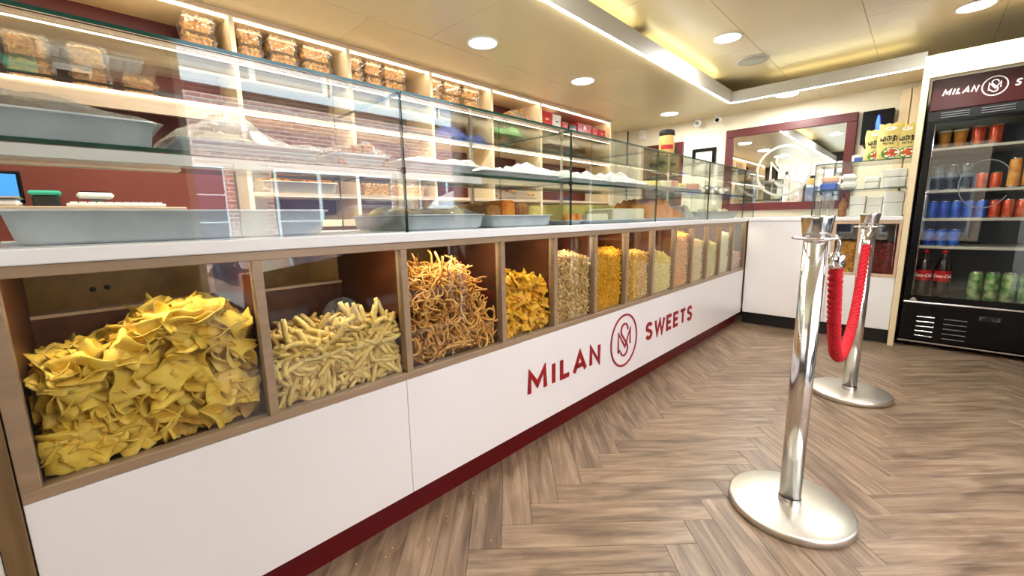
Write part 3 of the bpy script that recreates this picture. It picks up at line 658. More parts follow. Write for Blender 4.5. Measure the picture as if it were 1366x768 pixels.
def joined(name, label, meshes, pts, y0, y1, m, under, sc=(.6, 1.1)):
    V, F, T = [], [], []
    src = [([tuple(v.co) for v in q.vertices], [tuple(p.vertices) for p in q.polygons]) for q in meshes]
    for (x, y, z, top) in pts:
        bv, bf = random.choice(src); R_ = (Euler((random.gauss(0, .3), random.gauss(0, .3), random.uniform(0, 6.28))).to_matrix() if top else Matrix.Rotation(math.pi / 2 - random.uniform(0, .4), 3, 'Y') @ Matrix.Rotation(random.uniform(0, 6.28), 3, 'Z'))
        A_ = np.array(bv) * random.uniform(*sc) @ np.array(R_).T + np.array([x - .012, y, z]); o = len(V); V += A_.tolist(); F += [tuple(i + o for i in f) for f in bf]; T += [random.random()] * len(bv)
    V = [(min(v[0], -.0175), min(max(v[1], y0 + .001), y1 - .001), max(v[2], BZ0 - .006)) for v in V]
    um = under.data; o = len(V); V += [tuple(v.co) for v in um.vertices]; F += [tuple(i + o for i in p.vertices) for p in um.polygons]; T += [0.0] * len(um.vertices); bpy.data.objects.remove(under)  # core gets the darkest tone, painting shade into the gaps between pieces
    me = bpy.data.meshes.new(name); me.from_pydata(V, [], F); me.materials.append(MATS[m]); at = me.attributes.new('tone', 'FLOAT', 'POINT'); at.data.foreach_set('value', T); return tag(link(name, me), label, 'snacks', None, 'stuff')
PILES.append(('curl_pile', 'mass of tangled thin orange curls filling the third bin', curls, p3, 2, 'g_curl', 300))
for nm, lab, ms, pr, bi, m, n in PILES: joined(nm, lab, ms, [(x - .012, y, z - (.014 if top else 0), top) for x, y, z, top in surf_points(pr, *BINS[bi], n, .66, pad=.014)], *BINS[bi], m, core('core', '', '', pr, *BINS[bi], m, drop=.04, front=-.075), (.5, .95))
p4 = [(1.06, .70), (1.12, .74), (1.18, .752), (1.25, .735), (1.30, .745), (1.348, .70)]
core('sheet_pile', 'mass of golden crumpled crisps in the fourth bin', 'snacks', p4, *BINS[3], 'g_sheet')
sheets = [chip_mesh(k + 40, .026, 'sheet_gold') for k in range(8)]
scatter('snack_sheet', 'crumpled golden crisp in the heap in the fourth bin', 'crisp', 'golden crumpled crisps in the fourth bin', sheets, surf_points(p4, *BINS[3], 190, .68, pad=.015), *BINS[3], scale=(.7, 1.1))
HEAPS = [(4, [(1.37, .80), (1.5, .818), (1.6, .805), (1.65, .785)], 'g_flake', FLK(.0078), 3200, 'mottled beige flaky snack mix in the fifth bin'),
         (5, [(1.672, .848), (1.72, .83), (1.80, .80), (1.86, .79), (1.945, .815)], 'g_yellow', FLK(.0055), 4200, 'bright yellow fine snack mix in the sixth bin'),
         (6, [(1.965, .785), (2.1, .78), (2.245, .775)], 'g_mix', FLK(.006), 3600, 'yellow and beige snack mix in the seventh bin'),
         (7, [(2.265, .775), (2.40, .768), (2.47, .74), (2.54, .712)], 'g_pale', ROD(.012, .0022), 4200, 'pale yellow fine strands in the eighth bin'),
         (8, [(2.56, .835), (2.68, .85), (2.81, .862)], 'g_orange', FLK(.007), 2800, 'orange yellow snack mix in the ninth bin'),
         (9, [(2.834, .81), (3.083, .80)], 'g_beige', FLK(.005), 3000, 'pale beige puffed snack in the tenth bin'),
         (10, [(3.105, .80), (3.20, .79), (3.348, .755)], 'g_lime', ROD(.012, .002), 2600, 'lime yellow fine strands in the eleventh bin'),
         (11, [(3.37, .838), (3.648, .832)], 'g_cream', OCT(.004), 2600, 'smooth cream coloured snack filling the twelfth bin'),
         (12, [(3.67, .665), (3.965, .655)], 'g_pink', FLK(.007), 1400, 'low heap of pinkish snack in the last bin at the corner')]
for bi, pr, m, base, n, lab in HEAPS:
    loose('snack_heap', lab, *BINS[bi], pr, n, base, m, under=core('snack_core', lab, 'snacks', pr, *BINS[bi], m, drop=.008, front=-.036))

# ------------------------------------------------------------------ glass display case on the counter
WT = .9245; MS = 1.1085        # worktop level, top of the middle glass shelf
GJ = [-.131, .672, 1.475, 2.278, 3.081, 3.884, 4.20]
gc = thing('glass_display_case', 'long two-tier glass display case on the white worktop', 'display case', (-.2, 2, WT))
for a, b in zip(GJ, GJ[1:]):
    part('front_pane', MB().box(-.014, -.007, a + .0015, b - .0015, WT, 1.3075, 0, 1), ['front_glass', 'glass_edge'], gc)
    part('top_pane', MB().box(-.45, -.004, a + .001, b - .001, 1.308, 1.3155, 0, 1), ['glass', 'glass_edge'], gc)
    part('shelf_pane', MB().box(-.43, -.022, a + .008, b - .008, MS - .008, MS, 0, 1), ['shelf_glass', 'glass_edge'], gc)
for y in GJ: part('partition_pane', MB().box(-.44, -.0145, y - .003, y + .003, WT, 1.3075, 0, 1), ['glass', 'glass_edge'], gc)
for y in GJ:
    part('joint_clip', MB().bbox_bev(-.02, -.005, y - .004, y + .004, 1.092, 1.110, .001), 'black_matte', gc)
part('shelf_edge_strip', MB().box(-.03, -.021, -.12, .98, MS - .031, MS - .010), 'white_plain', gc, 'white shelf edge strip')
part('floor_panel', MB().box(-.45, -.016, -.12, 4.19, WT, WT + .002), 'worktop_white', gc)
for y in (1.30, 1.98, 2.72, 3.4):
    up = MB().box(-.452, -.44, y - .006, y + .006, WT, 1.307); part('slotted_upright', up, 'steel', gc)

def tray(name, label, x0, x1, y0, y1, z, h, m='aluminium', group='trays in the display case', r=.03, flare=.012, rim=.006):
    """rolled-edge rectangular tray with rounded corners, a real hollow"""
    t = thing(name, label, 'tray', ((x0 + x1) / 2, (y0 + y1) / 2, z), group); n = 5
    def ring(ins, zz, rad):
        o = []
        for cx, cy, a0 in ((x1 - ins - rad, y1 - ins - rad, 0), (x0 + ins + rad, y1 - ins - rad, 90), (x0 + ins + rad, y0 + ins + rad, 180), (x1 - ins - rad, y0 + ins + rad, 270)):
            for k in range(n + 1): a = math.radians(a0 + 90 * k / n); o.append((cx + rad * math.cos(a), cy + rad * math.sin(a), zz))
        return o
    R = [ring(flare + .012, z, r * .7), ring(flare, z + .008, r), ring(rim, z + h - .004, r), ring(0, z + h - .004, r), ring(0, z + h, r), ring(rim + .002, z + h, r), ring(flare + .002, z + .010, r), ring(flare + .014, z + .003, r * .7)]
    N = len(R[0]); vs = [p for q in R for p in q]; fs = [(k * N + i, k * N + (i + 1) % N, (k + 1) * N + (i + 1) % N, (k + 1) * N + i) for k in range(len(R) - 1) for i in range(N)]
    mb = MB().add(vs, fs, 0, True); mb.f += [tuple(range(N))[::-1], tuple(range((len(R) - 1) * N, len(R) * N))]; mb.mi += [0, 0]; mb.sm += [False, False]
    part('pan', mb, m, t)
    return t
def film(t, x0, x1, y0, y1, z, h, seed, m='cling_film', name='film_wrap', amp=.02, over=.0):
    r = np.random.default_rng(seed); ph = r.uniform(0, 6, 8)
    def g(u, v):
        e = min(u, 1 - u, v, 1 - v) * 4; e = min(1, e) ** .6
        b = .55 + .25 * math.sin(5 * v + ph[0]) + .2 * math.sin(9 * v + 3 * u + ph[1]); cr = .5 * math.sin(31 * v + 9 * u + ph[2]) + .5 * math.sin(23 * u - 17 * v + ph[3])
        return (x0 + (x1 - x0) * u, y0 - over + (y1 - y0 + 2 * over) * v, z + e * (h * max(.25, b)) + e * cr * amp * .35 + r.normal(0, amp * .10) * e)
    return part(name, MB().grid(g, 16, 40), m, t)
def lump(t, name, m, x0, x1, y0, y1, z, h, seed, nu=12, nv=22, rough=.3):
    r = np.random.default_rng(seed); ph = r.uniform(0, 6, 6)
    def g(u, v):
        e = min(1, min(u, 1 - u) * 6) * min(1, min(v, 1 - v) * 8)
        return (x0 + (x1 - x0) * u, y0 + (y1 - y0) * v, z + (h * (.75 + .2 * math.sin(7 * v + ph[0]) + rough * r.normal(0, .25)) if e > 0 else 0) * max(e, 0) ** .5)
    return part(name, MB().grid(g, nu, nv), m, t)
# middle shelf, left to right
t = tray('tray', 'film-covered steel tray on the case shelf at the far left', -.40, -.035, -.62, .138, MS, .052); film(t, -.40, -.035, -.62, .145, MS + .048, .062, 1); lump(t, 'sweets', 'slab_brown', -.37, -.07, -.58, .10, MS + .01, .03, 2)
t = tray('tray', 'film-wrapped tray in front of the brick reflection, second on the shelf', -.40, -.035, .165, .465, MS, .03); film(t, -.40, -.035, .160, .475, MS + .028, .085, 3, over=.01); lump(t, 'sweets', 'slab_cream', -.36, -.07, .19, .44, MS + .01, .05, 4)
t = tray('tray', 'tray of brown sweets on the shelf beside the first glass joint', -.40, -.035, .49, .655, MS, .03); film(t, -.40, -.035, .49, .66, MS + .03, .05, 5)
for k in range(8): part('sweet', MB().bbox_bev(-.09 - (k // 4) * .09, -.05 - (k // 4) * .09, .505 + (k % 4) * .036, .533 + (k % 4) * .036, MS + .004, MS + .045 + .008 * (k % 3), .004), 'slab_brown', t)
t = tray('tray', 'low film-covered tray on the shelf just past the first joint', -.40, -.035, .69, .985, MS, .028); film(t, -.40, -.035, .69, .99, MS + .026, .05, 6, 'white_film')
t = tray('tray', 'tray of white crinkled sweets on the shelf above the brown cakes', -.40, -.035, 1.01, 1.455, MS, .022); film(t, -.40, -.035, 1.01, 1.46, MS + .02, .05, 7, 'white_film', amp=.04)
t = tray('tray', 'white wrapped tray on the shelf just past the second joint', -.40, -.035, 1.50, 1.86, MS, .022); film(t, -.40, -.035, 1.50, 1.87, MS + .02, .075, 8, 'white_film', amp=.03)
t = tray('tray', 'white wrapped tray on the shelf below the red gift boxes', -.40, -.035, 1.89, 2.255, MS, .022); film(t, -.40, -.035, 1.89, 2.26, MS + .02, .06, 9, 'white_film', amp=.03)
t = tray('tray', 'tray of yellow and pink fudge slabs on the shelf below the jar', -.40, -.035, 2.30, 3.04, MS, .022)
for k in range(6):
    for q in range(3): part('fudge_slab', MB().bbox_bev(-.14 - q * .11, -.05 - q * .11, 2.33 + k * .115, 2.435 + k * .115, MS + .004, MS + .05 + .006 * ((k + q) % 3), .005), ('slab_yellow', 'slab_cream', 'slab_pink', 'slab_yellow', 'slab_pink', 'slab_pink')[k], t)
def tin(x, y, label, h=.058, r=.062):
    t = thing('steel_tin', label, 'tin', (x, y, MS), 'steel tins on the case shelf')
    part('body', MB().lathe([(r * .96, MS), (r, MS + .004), (r, MS + h), (r - .002, MS + h), (r - .002, MS + .01), (.001, MS + .01)], 24, (x, y, 0)), 'steel', t); part('rim', MB().lathe([(r, MS + h - .004), (r + .003, MS + h - .002), (r, MS + h)], 24, (x, y, 0), caps=False), 'steel', t)
for (x, y, l) in ((-.10, 3.17, 'round steel tin on the shelf nearest the last but one joint'), (-.10, 3.36, 'middle round steel tin on the case shelf'), (-.10, 3.60, 'round steel tin on the shelf nearest the mirror')): tin(x, y, l)
tin(-.26, 3.28, 'steel tin in the back row of the case shelf', .075)
# lower level, left to right
t = tray('tray', 'large empty grey aluminium tray on the worktop at the far left', -.43, -.035, -.098, .468, WT + .002, .064, r=.035, flare=.016)
t = tray('tray', 'grey tray of yellow snacks in clear film past the first joint', -.43, -.035, .69, 1.02, WT + .002, .05); lump(t, 'sweets', 'slab_yellow', -.40, -.08, .71, 1.0, WT + .01, .075, 12); film(t, -.43, -.035, .69, 1.02, WT + .045, .045, 13)
t = tray('tray', 'grey tray of brown cakes on the worktop before the second joint', -.43, -.035, 1.05, 1.40, WT + .002, .045)
for k in range(4):
    for q in range(2): part('cake', MB().bbox_bev(-.20 - q * .12, -.09 - q * .12, 1.075 + k * .078, 1.147 + k * .078, WT + .006, WT + .085 + .01 * ((k * 2 + q) % 3), .012), ('slab_brown', 'slab_orange', 'slab_brown', 'slab_yellow')[k], t)
t = tray('tray', 'shallow tray of orange sweets right at the second joint', -.40, -.035, 1.495, 1.63, WT + .002, .02)
for k in range(3): part('sweet', MB().lathe([(.002, WT + .008), (.018, WT + .014), (.021, WT + .03), (.016, WT + .046), (.002, WT + .051)], 12, (-.07, 1.52 + k * .042, 0)), 'slab_orange', t)
t = tray('tray', 'tray of cream coloured milk cake blocks on the worktop', -.43, -.035, 1.65, 2.25, WT + .002, .018)
for (x0, x1, y0, y1, h, m) in ((-.20, -.06, 1.68, 1.86, .05, 'slab_cream'), (-.20, -.05, 1.89, 2.22, .075, 'slab_cream'), (-.36, -.22, 1.70, 2.18, .10, 'slab_yellow')): part('milk_cake', MB().bbox_bev(x0, x1, y0, y1, WT + .006, WT + h, .006), m, t)
t = tray('tray', 'tray heaped with orange fried sweets on the worktop', -.43, -.035, 2.30, 3.05, WT + .002, .02); lump(t, 'sweets', 'slab_orange', -.40, -.05, 2.33, 2.80, WT + .01, .125, 14, 14, 26, .5); lump(t, 'grey_sweets', 'paper_grey', -.36, -.06, 2.84, 3.02, WT + .01, .085, 15, rough=.4)
t = tray('tray', 'grey tray of round sweet balls at the right end of the case', -.43, -.035, 3.11, 3.86, WT + .002, .055)
for k in range(5):
    for q in range(2): part('sweet_ball', MB().lathe([(.003, WT + .012), (.028, WT + .022), (.037, WT + .046), (.028, WT + .07), (.003, WT + .08)], 14, (-.10 - q * .1, 3.22 + k * .12, 0)), 'slab_cream', t)
# jar on top of the case
jx, jy, jz = -.05, 2.47, 1.3155
t = thing('jar', 'cream labelled jar with a black lid standing on the glass case', 'jar', (jx, jy, jz))
part('body', MB().lathe([(.040, jz), (.043, jz + .004), (.043, jz + .098), (.039, jz + .104)], 28, (jx, jy, 0)), 'jar_cream', t)
part('lid', MB().lathe([(.042, jz + .101), (.044, jz + .104), (.044, jz + .128), (.040, jz + .133)], 28, (jx, jy, 0)), 'black_matte', t)
lb = MB().grid(lambda u, v: (jx + .0436 * math.cos(-1.9 + 1.7 * u), jy + .0436 * math.sin(-1.9 + 1.7 * u), jz + .022 + .026 * v), 12, 1); part('label_print', lb, 'print_red', t)

# ------------------------------------------------------------------ lit shelving on the left wall
SX = -1.37
su = thing('shelving_unit', 'cream lit shelving along the wall behind the counter', 'shelves', (-1.53, 1.6, 0))
UP = [-.70, -.05 - .0, .63, 1.20, 1.765, 2.32, 2.90, 4.03]; UP = [-.70, .63, 1.20, 1.765, 2.32, 2.90, 4.03]
SHZ = [1.757, 1.512, 1.115]; TH = {1.757: .037, 1.512: .02, 1.115: .02}
for y in UP: part('upright', MB().bbox_bev(XL + .002, SX, y - .011, y + .011, .97, 1.946, .0015), 'shelf_cream', su)
part('top_board', MB().box(XL + .002, SX - .001, UP[0] + .011, UP[-1] - .011, 1.925, 1.945), 'shelf_cream', su)
part('top_edge', MB().box(SX - .001, SX + .006, UP[0], UP[-1] + .011, 1.930, 1.946), 'shelf_edge', su)
for a, b in zip(UP, UP[1:]):
    for z in SHZ:
        if z == 1.115 and a < 0: continue
        bd = part('shelf_board', MB().box(XL + .002, SX - .001, a + .011, b - .011, z - TH[z], z), 'shelf_cream', su)
        part('edge_band', MB().box(SX - .001, SX + .002, a + .011, b - .011, z - (.075 if (z == 1.512 and a < 0) else TH[z]), z - .001), 'shelf_edge', bd)
    part('back_panel', MB().box(XL + .001, XL + .012, a + .011, b - .011, 1.0, 1.925), 'maroon' if a < 1.5 or a > 2.2 else 'maroon', su)
    part('led_strip', MB().box(SX - .028, SX - .016, a + .012, b - .012, 1.919, 1.925), 'led_shelf', su)
    part('led_strip', MB().box(SX - .012, SX - .006, a + .012, b - .012, SHZ[0] - .0405, SHZ[0] - .0375), 'led_shelf', su)
    if a > 0: part('led_strip', MB().box(SX - .014, SX - .006, a + .012, b - .012, SHZ[1] - .0245, SHZ[1] - .0205), 'led_shelf', su)
part('led_strip', MB().box(SX + .002, SX + .006, UP[0] + .012, UP[1] - .012, SHZ[1] - .012, SHZ[1] - .006), 'led_shelf', su)
bn = thing('back_bench', 'maroon fronted work bench below the lit shelving', 'bench', (-1.45, 1.6, 0))
part('body', MB().box(XL + .002, -1.40, -1.0, 4.03, 0, .93), 'maroon', bn); part('bench_top', MB().bbox_bev(XL + .002, -1.37, -1.02, 4.05, .93, .97, .003), 'shelf_cream', bn)
tb = thing('till_bench', 'till bench with a wooden top behind the counter on the left', 'bench', (-1.3, -.2, 0))
part('body', MB().box(-1.368, -1.12, -1.0, .30, 0, 1.0), 'red_panel', tb); part('bench_top', MB().bbox_bev(-1.55, -1.10, -1.02, .32, 1.0, 1.03, .003), 'shelf_edge', tb)
part('splash_panel', MB().box(-1.575, -1.552, -1.0, .60, .97, 1.245), 'red_panel', tb)

def tub(y0, y1, z0, h, depth, label, x1=SX - .045, fill='g_tub'):
    """clear clamshell tub: ribbed tray, lid, snack filling"""
    t = thing('snack_tub', label, 'tub', (x1 - depth / 2, (y0 + y1) / 2, z0), 'clear snack tubs on the shelves')
    x0 = x1 - depth; i = .008
    def frustum(mb, za, zb, ia, ib, n=6):
        rings = []
        for zz, ii in ((za, ia), (zb, ib)):
            pts = []
            for (ax, ay, bx, by) in ((x0 + ii, y0 + ii, x1 - ii, y0 + ii), (x1 - ii, y0 + ii, x1 - ii, y1 - ii), (x1 - ii, y1 - ii, x0 + ii, y1 - ii), (x0 + ii, y1 - ii, x0 + ii, y0 + ii)):
                for k in range(n * 2):
                    f_ = k / (n * 2); o = .0015 if k % 2 else 0; nx, ny = (by - ay), -(bx - ax); l = math.hypot(nx, ny); pts.append((ax + (bx - ax) * f_ + nx / l * o, ay + (by - ay) * f_ + ny / l * o, zz))
            rings.append(pts)
        N = len(rings[0]); vs = rings[0] + rings[1]; mb.add(vs, [(k, (k + 1) % N, N + (k + 1) % N, N + k) for k in range(N)], 0); return rings
    mb = MB(); r = frustum(mb, z0, z0 + h * .58, i, .001); mb.add(r[0], [tuple(range(len(r[0])))[::-1]]); part('tray', mb, 'plastic_clear', t)
    mb = MB(); r = frustum(mb, z0 + h * .6, z0 + h, .001, i * 1.3); mb.add(r[1], [tuple(range(len(r[1])))])
    mb.box(x0 - .002, x1 + .003, y0 - .003, y1 + .003, z0 + h * .57, z0 + h * .61); part('lid', mb, 'plastic_clear', t)
    V, F, T = [], [], []; bv, bf = FLK(.011); bv = np.array(bv)
    for k in range(150):
        a = RNG.normal(size=3); ca, sa = math.cos(a[0] * 3), math.sin(a[0] * 3); cb, sb = math.cos(a[1] * 3), math.sin(a[1] * 3)
        Rm = np.array([[ca, -sa, 0], [sa, ca, 0], [0, 0, 1]]) @ np.array([[1, 0, 0], [0, cb, -sb], [0, sb, cb]])
        face = RNG.random(); px = RNG.uniform(x0 + .02, x1 - .02); py = RNG.uniform(y0 + .02, y1 - .02); pz = RNG.uniform(z0 + .01, z0 + h * .84)
        if face < .45: px = x1 - .016
        elif face < .7: py = y0 + .016
        else: pz = z0 + h * .8
        v = (bv * RNG.uniform(.6, 1.2)) @ Rm.T + np.array([px, py, pz]); o = len(V); V += v.tolist(); F += [tuple(q + o for q in f) for f in bf]; T += [RNG.random()] * len(bv)
    cb_ = MB().box(x0 + .02, x1 - .02, y0 + .02, y1 - .02, z0 + .004, z0 + h * .76); o = len(V); V += cb_.v; F += [tuple(q + o for q in f) for f in cb_.f]; T += [.2] * 8
    me = bpy.data.meshes.new('filling'); me.from_pydata(V, [], F); me.materials.append(MATS[fill]); at = me.attributes.new('tone', 'FLOAT', 'POINT'); at.data.foreach_set('value', T)
    tag(link('filling', me, t), kind='stuff')
ORD = ['first', 'second', 'third', 'fourth']
A = [('the leftmost top bay', [(.445, .575)]), ('the second lit top bay', [(.66, .775), (.80, .945), (.968, 1.124)]), ('the third lit top bay', [(1.215, 1.312), (1.325, 1.437), (1.45, 1.60)]), ('the fourth lit top bay', [(1.79, 1.89), (1.91, 2.06), (2.08, 2.24)])]
for bay, ys in A:
    for k, (a, b) in enumerate(ys):
        for q, lv in enumerate(('lower', 'upper')):
            tub(a, b, SHZ[0] + .001 + q * .080, .079, .15, '%s clear tub of orange snacks, %s stack in %s' % (lv, ORD[k], bay))
for k, (a, b, n) in enumerate(((-.30, -.17, 2), (-.115, .018, 2), (.055, .182, 2), (.21, .33, 1))):
    for q in range(n): tub(a, b, SHZ[1] + .001 + q * .087, .086, .15, ('single clear tub of snacks standing alone under the glass edge, top left' if n == 1 else '%s clear ribbed tub behind the glass, %s stack on the second shelf at left' % (('lower', 'upper')[q], ORD[k])))
# bagged snacks and gift boxes farther along
def pile_bag(y0, y1, z, label, m='g_tub', h=.07):
    t = thing('snack_bag', label, 'bag', (SX - .1, (y0 + y1) / 2, z), 'snack bags on the shelves')
    r = np.random.default_rng(int(y0 * 100)); V, F, T = [], [], []; bv, bf = FLK(.02); bv = np.array(bv)
    for k in range(70):
        yy = r.uniform(y0 + .02, y1 - .02); hh = h * (1 - abs((yy - (y0 + y1) / 2) / (y1 - y0)) * 1.2); v = bv * r.uniform(.6, 1.2) + np.array([SX - .03 - r.random() * .14, yy, z + .014 + r.random() * max(.01, hh)]); o = len(V); V += v.tolist(); F += [tuple(q + o for q in f) for f in bf]; T += [r.random()] * len(bv)
    me = bpy.data.meshes.new('filling'); me.from_pydata(V, [], F); me.materials.append(MATS[m]); at = me.attributes.new('tone', 'FLOAT', 'POINT'); at.data.foreach_set('value', T); tag(link('filling', me, t), kind='stuff')
    film(t, SX - .2, SX - .015, y0, y1, z + .004, h * 1.3, int(y0 * 50), amp=.015)
pile_bag(2.50, 2.86, SHZ[0], 'clear bag of orange snacks in the top bay left of the red boxes')
pile_bag(2.36, 2.62, SHZ[1], 'bag of yellow snacks under a green bag on the second shelf', 'g_yellow', .09)
pile_bag(2.66, 2.88, SHZ[1], 'bag of orange snacks on the second shelf by the chrome upright', 'g_orange', .09)
pile_bag(2.36, 2.86, SHZ[2], 'bag of golden snacks on the third shelf behind the cakes', 'g_orange', .08)
pile_bag(2.98, 3.4, SHZ[1], 'bag of brown snacks on the second shelf below the red boxes', 'g_tub', .08)
pile_bag(3.45, 3.98, SHZ[1], 'bag of brown snacks on the second shelf nearest the corner', 'g_peanut', .08)
def soft_bag(y0, y1, z, h, m, label):
    t = thing('carrier_bag', label, 'bag', (SX - .1, (y0 + y1) / 2, z), 'folded bags on the shelves'); lump(t, 'bag_body', m, SX - .2, SX - .01, y0, y1, z, h, int(y0 * 70), 10, 14, .5); part('knot', MB().tube([(SX - .1, (y0 + y1) / 2, z + h * .7), (SX - .09, (y0 + y1) / 2 + .02, z + h * 1.1)], [.02, .006], 6), m, t)
soft_bag(2.36, 2.68, SHZ[1] + .11, .07, 'plastic_green', 'green plastic bag on the second shelf behind the glass')
soft_bag(1.80, 2.28, SHZ[1], .10, 'plastic_blue', 'blue plastic bag on the second shelf left of the green bag')
soft_bag(3.02, 3.5, SHZ[1] + .10, .06, 'paper_grey', 'grey newspaper bundle on the second shelf near the joint')
def gift_box(y0, y1, h, m, label, d=.16, lid=True):
    h -= .033
    t = thing('gift_box', label, 'box', (SX - .1, (y0 + y1) / 2, SHZ[0]), 'boxes in the top bay by the corner'); z = SHZ[0] + .0005
    part('body', MB().bbox_bev(SX - .02 - d, SX - .02, y0, y1, z, z + h, .002), m, t)
    part('lid_band', MB().bbox_bev(SX - .021 - d, SX - .0185, y0 - .0012, y1 + .0012, z + h * .62, z + h + .001, .002), m, t)
    part('gold_mark', MB().box(SX - .0185, SX - .0178, y0 + (y1 - y0) * .35, y0 + (y1 - y0) * .65, z + h * .42, z + h * .55), 'slab_pink' if m != 'paper_grey' else 'grey_plastic', t)
gift_box(2.925, 3.075, .155, 'box_red', 'tall red gift box at the left end of the top bay by the corner'); gift_box(3.085, 3.20, .145, 'paper_grey', 'grey patterned box beside the tall red gift box')
gift_box(3.22, 3.31, .10, 'box_red', 'small red box left of the black box in the top bay'); gift_box(3.33, 3.44, .095, 'black_gloss', 'small black box between red boxes in the top bay')
gift_box(3.465, 3.70, .125, 'box_red', 'wide red gift box with a white oval mark in the top bay'); gift_box(3.715, 3.815, .105, 'box_red', 'narrow red box second from the right in the top bay'); gift_box(3.83, 3.95, .115, 'box_red', 'red box at the right end of the top bay')
t = thing('oval_sticker', 'white oval sticker on the wide red gift box', 'sticker', (SX - .017, 3.58, SHZ[0] + .06)); part('paper', MB().lathe([(.02, 0), (.02, .0005)], 20, (SX - .0178, 3.58, SHZ[0] + .06), axis='x'), 'white_plain', t)
# sev tray on the third shelf, second bay
t = tray('snack_tray', 'white tray of orange sev on the shelf behind the counter', SX - .24, SX + .01, .69, 1.08, SHZ[2], .06, 'white_soft', None)
V, F, T = [], [], []; bv, bf = ROD(.014, .003); bv = np.array(bv)
for k in range(900):
    a = RNG.normal(size=2) * 3; Rm = np.array([[math.cos(a[0]), -math.sin(a[0]), 0], [math.sin(a[0]), math.cos(a[0]), 0], [0, 0, 1]]); yy = RNG.uniform(.715, 1.055)
    v = bv @ Rm.T + np.array([SX - .01 - RNG.random() * .2, yy, SHZ[2] + .05 + RNG.random() * .055]); o = len(V); V += v.tolist(); F += [tuple(q + o for q in f) for f in bf]; T += [RNG.random()] * 6
me = bpy.data.meshes.new('sev_filling'); me.from_pydata(V, [], F); me.materials.append(MATS['g_sev']); at = me.attributes.new('tone', 'FLOAT', 'POINT'); at.data.foreach_set('value', T); tag(link('sev_filling', me, t), kind='stuff')
tub(1.25, 1.45, SHZ[2] + .001, .09, .18, 'clear tub of snacks on the third shelf behind the first joint'); tub(1.50, 1.72, SHZ[2] + .001, .09, .18, 'clear tub of snacks on the third shelf, right of the joint')
# till equipment
t = thing('monitor', 'till monitor with a blue screen behind the counter', 'monitor', (-1.35, -.22, 1.03))
part('bezel', MB().bbox_bev(-1.365, -1.345, -.48, -.125, 1.045, 1.165, .004), 'black_gloss', t); part('screen', MB().box(-1.345, -1.344, -.47, -.137, 1.055, 1.153), 'screen_blue', t); part('stand', MB().box(-1.37, -1.33, -.33, -.27, 1.03, 1.05), 'black_matte', t)
t = thing('receipt_printer', 'black receipt printer with a teal lid beside the monitor', 'printer', (-1.3, -.07, 1.03)); part('body', MB().bbox_bev(-1.36, -1.25, -.105, -.035, 1.03, 1.075, .006), 'black_matte', t); part('lid', MB().bbox_bev(-1.365, -1.245, -.112, -.028, 1.075, 1.092, .006), 'teal', t)
t = thing('card_reader', 'white card reader with a black screen behind the counter', 'card reader', (-1.3, .065, 1.03)); part('stand', MB().box(-1.33, -1.28, .05, .08, 1.03, 1.065), 'grey_plastic', t); part('body', MB().bbox_bev(-1.36, -1.24, .01, .115, 1.065, 1.088, .008), 'white_plain', t); part('screen', MB().box(-1.35, -1.25, .02, .105, 1.088, 1.092), 'black_gloss', t)
t = thing('keyboard', 'white keyboard lying on the till bench', 'keyboard', (-1.25, .1, 1.03)); part('base', MB().bbox_bev(-1.32, -1.14, -.02, .26, 1.0305, 1.043, .003), 'white_soft', t)
for r_ in range(4):
    for c_ in range(11): part('key', MB().box(-1.305 + r_ * .04, -1.275 + r_ * .04, -.01 + c_ * .024, .010 + c_ * .024, 1.043, 1.049), 'white_plain', t)
t = thing('kitchen_scale', 'white kitchen scale at the left end of the till bench', 'scale', (-1.22, -.2, 1.03)); part('body', MB().bbox_bev(-1.30, -1.15, -.28, -.13, 1.03, 1.055, .008), 'white_plain', t); part('plate', MB().bbox_bev(-1.31, -1.14, -.285, -.125, 1.058, 1.064, .002), 'steel', t); part('plate_post', MB().box(-1.235, -1.215, -.215, -.195, 1.055, 1.058), 'grey_plastic', t)

# ------------------------------------------------------------------ back wall
struct('trim_3', MB().box(XL + .001, -1.535, YB - .06, YB - .001, 0, ZL - .002), 'cream_wall', 'boxed corner upright', 'trim')
solo('conduit_pipe', MB().tube([(-1.545, YB - .03, 1.0), (-1.545, YB - .03, ZL - .001)], .018, 10), 'black_matte', 'dark pipe running up the back corner to the ceiling', 'pipe')
t = thing('alarm_sensor', 'small white alarm sensor high on the back wall', 'sensor', (-1.36, YB - .02, 1.89)); part('housing', MB().bbox_bev(-1.393, -1.325, YB - .03, YB - .001, 1.835, 1.94, .006), 'white_plain', t); part('lens', MB().box(-1.38, -1.338, YB - .033, YB - .03, 1.86, 1.89), 'white_soft', t)
dr = thing('door_1', 'dark maroon door in the back wall behind the jar', 'door', (-1.1, YB, 0), None, 'structure')
part('door_leaf', MB().box(-1.27, -.93, YB - .03, YB - .001, 0, 1.70), 'black_matte', dr); fr = MB().box(-1.32, -1.27, YB - .035, YB - .001, 0, 1.745).box(-.93, -.872, YB - .035, YB - .001, 0, 1.745).box(-1.27, -.93, YB - .035, YB - .001, 1.70, 1.745); part('door_frame', fr, 'maroon', dr)
t = thing('picture_frame', 'black framed picture on the back wall left of the mirror', 'picture', (-.65, YB, 1.5)); fr = MB().box(-.77, -.735, YB - .022, YB - .001, 1.385, 1.648).box(-.565, -.53, YB - .022, YB - .001, 1.385, 1.648).box(-.735, -.565, YB - .022, YB - .001, 1.385, 1.418).box(-.735, -.565, YB - .022, YB - .001, 1.615, 1.648)
part('frame', fr, 'black_gloss', t); part('print', MB().box(-.735, -.565, YB - .012, YB - .002, 1.418, 1.615), 'white_plain', t); part('flower', MB().lathe([(.035, 0), (.03, -.001)], 14, (-.65, YB - .012, 1.52), axis='y'), 'picture', t)
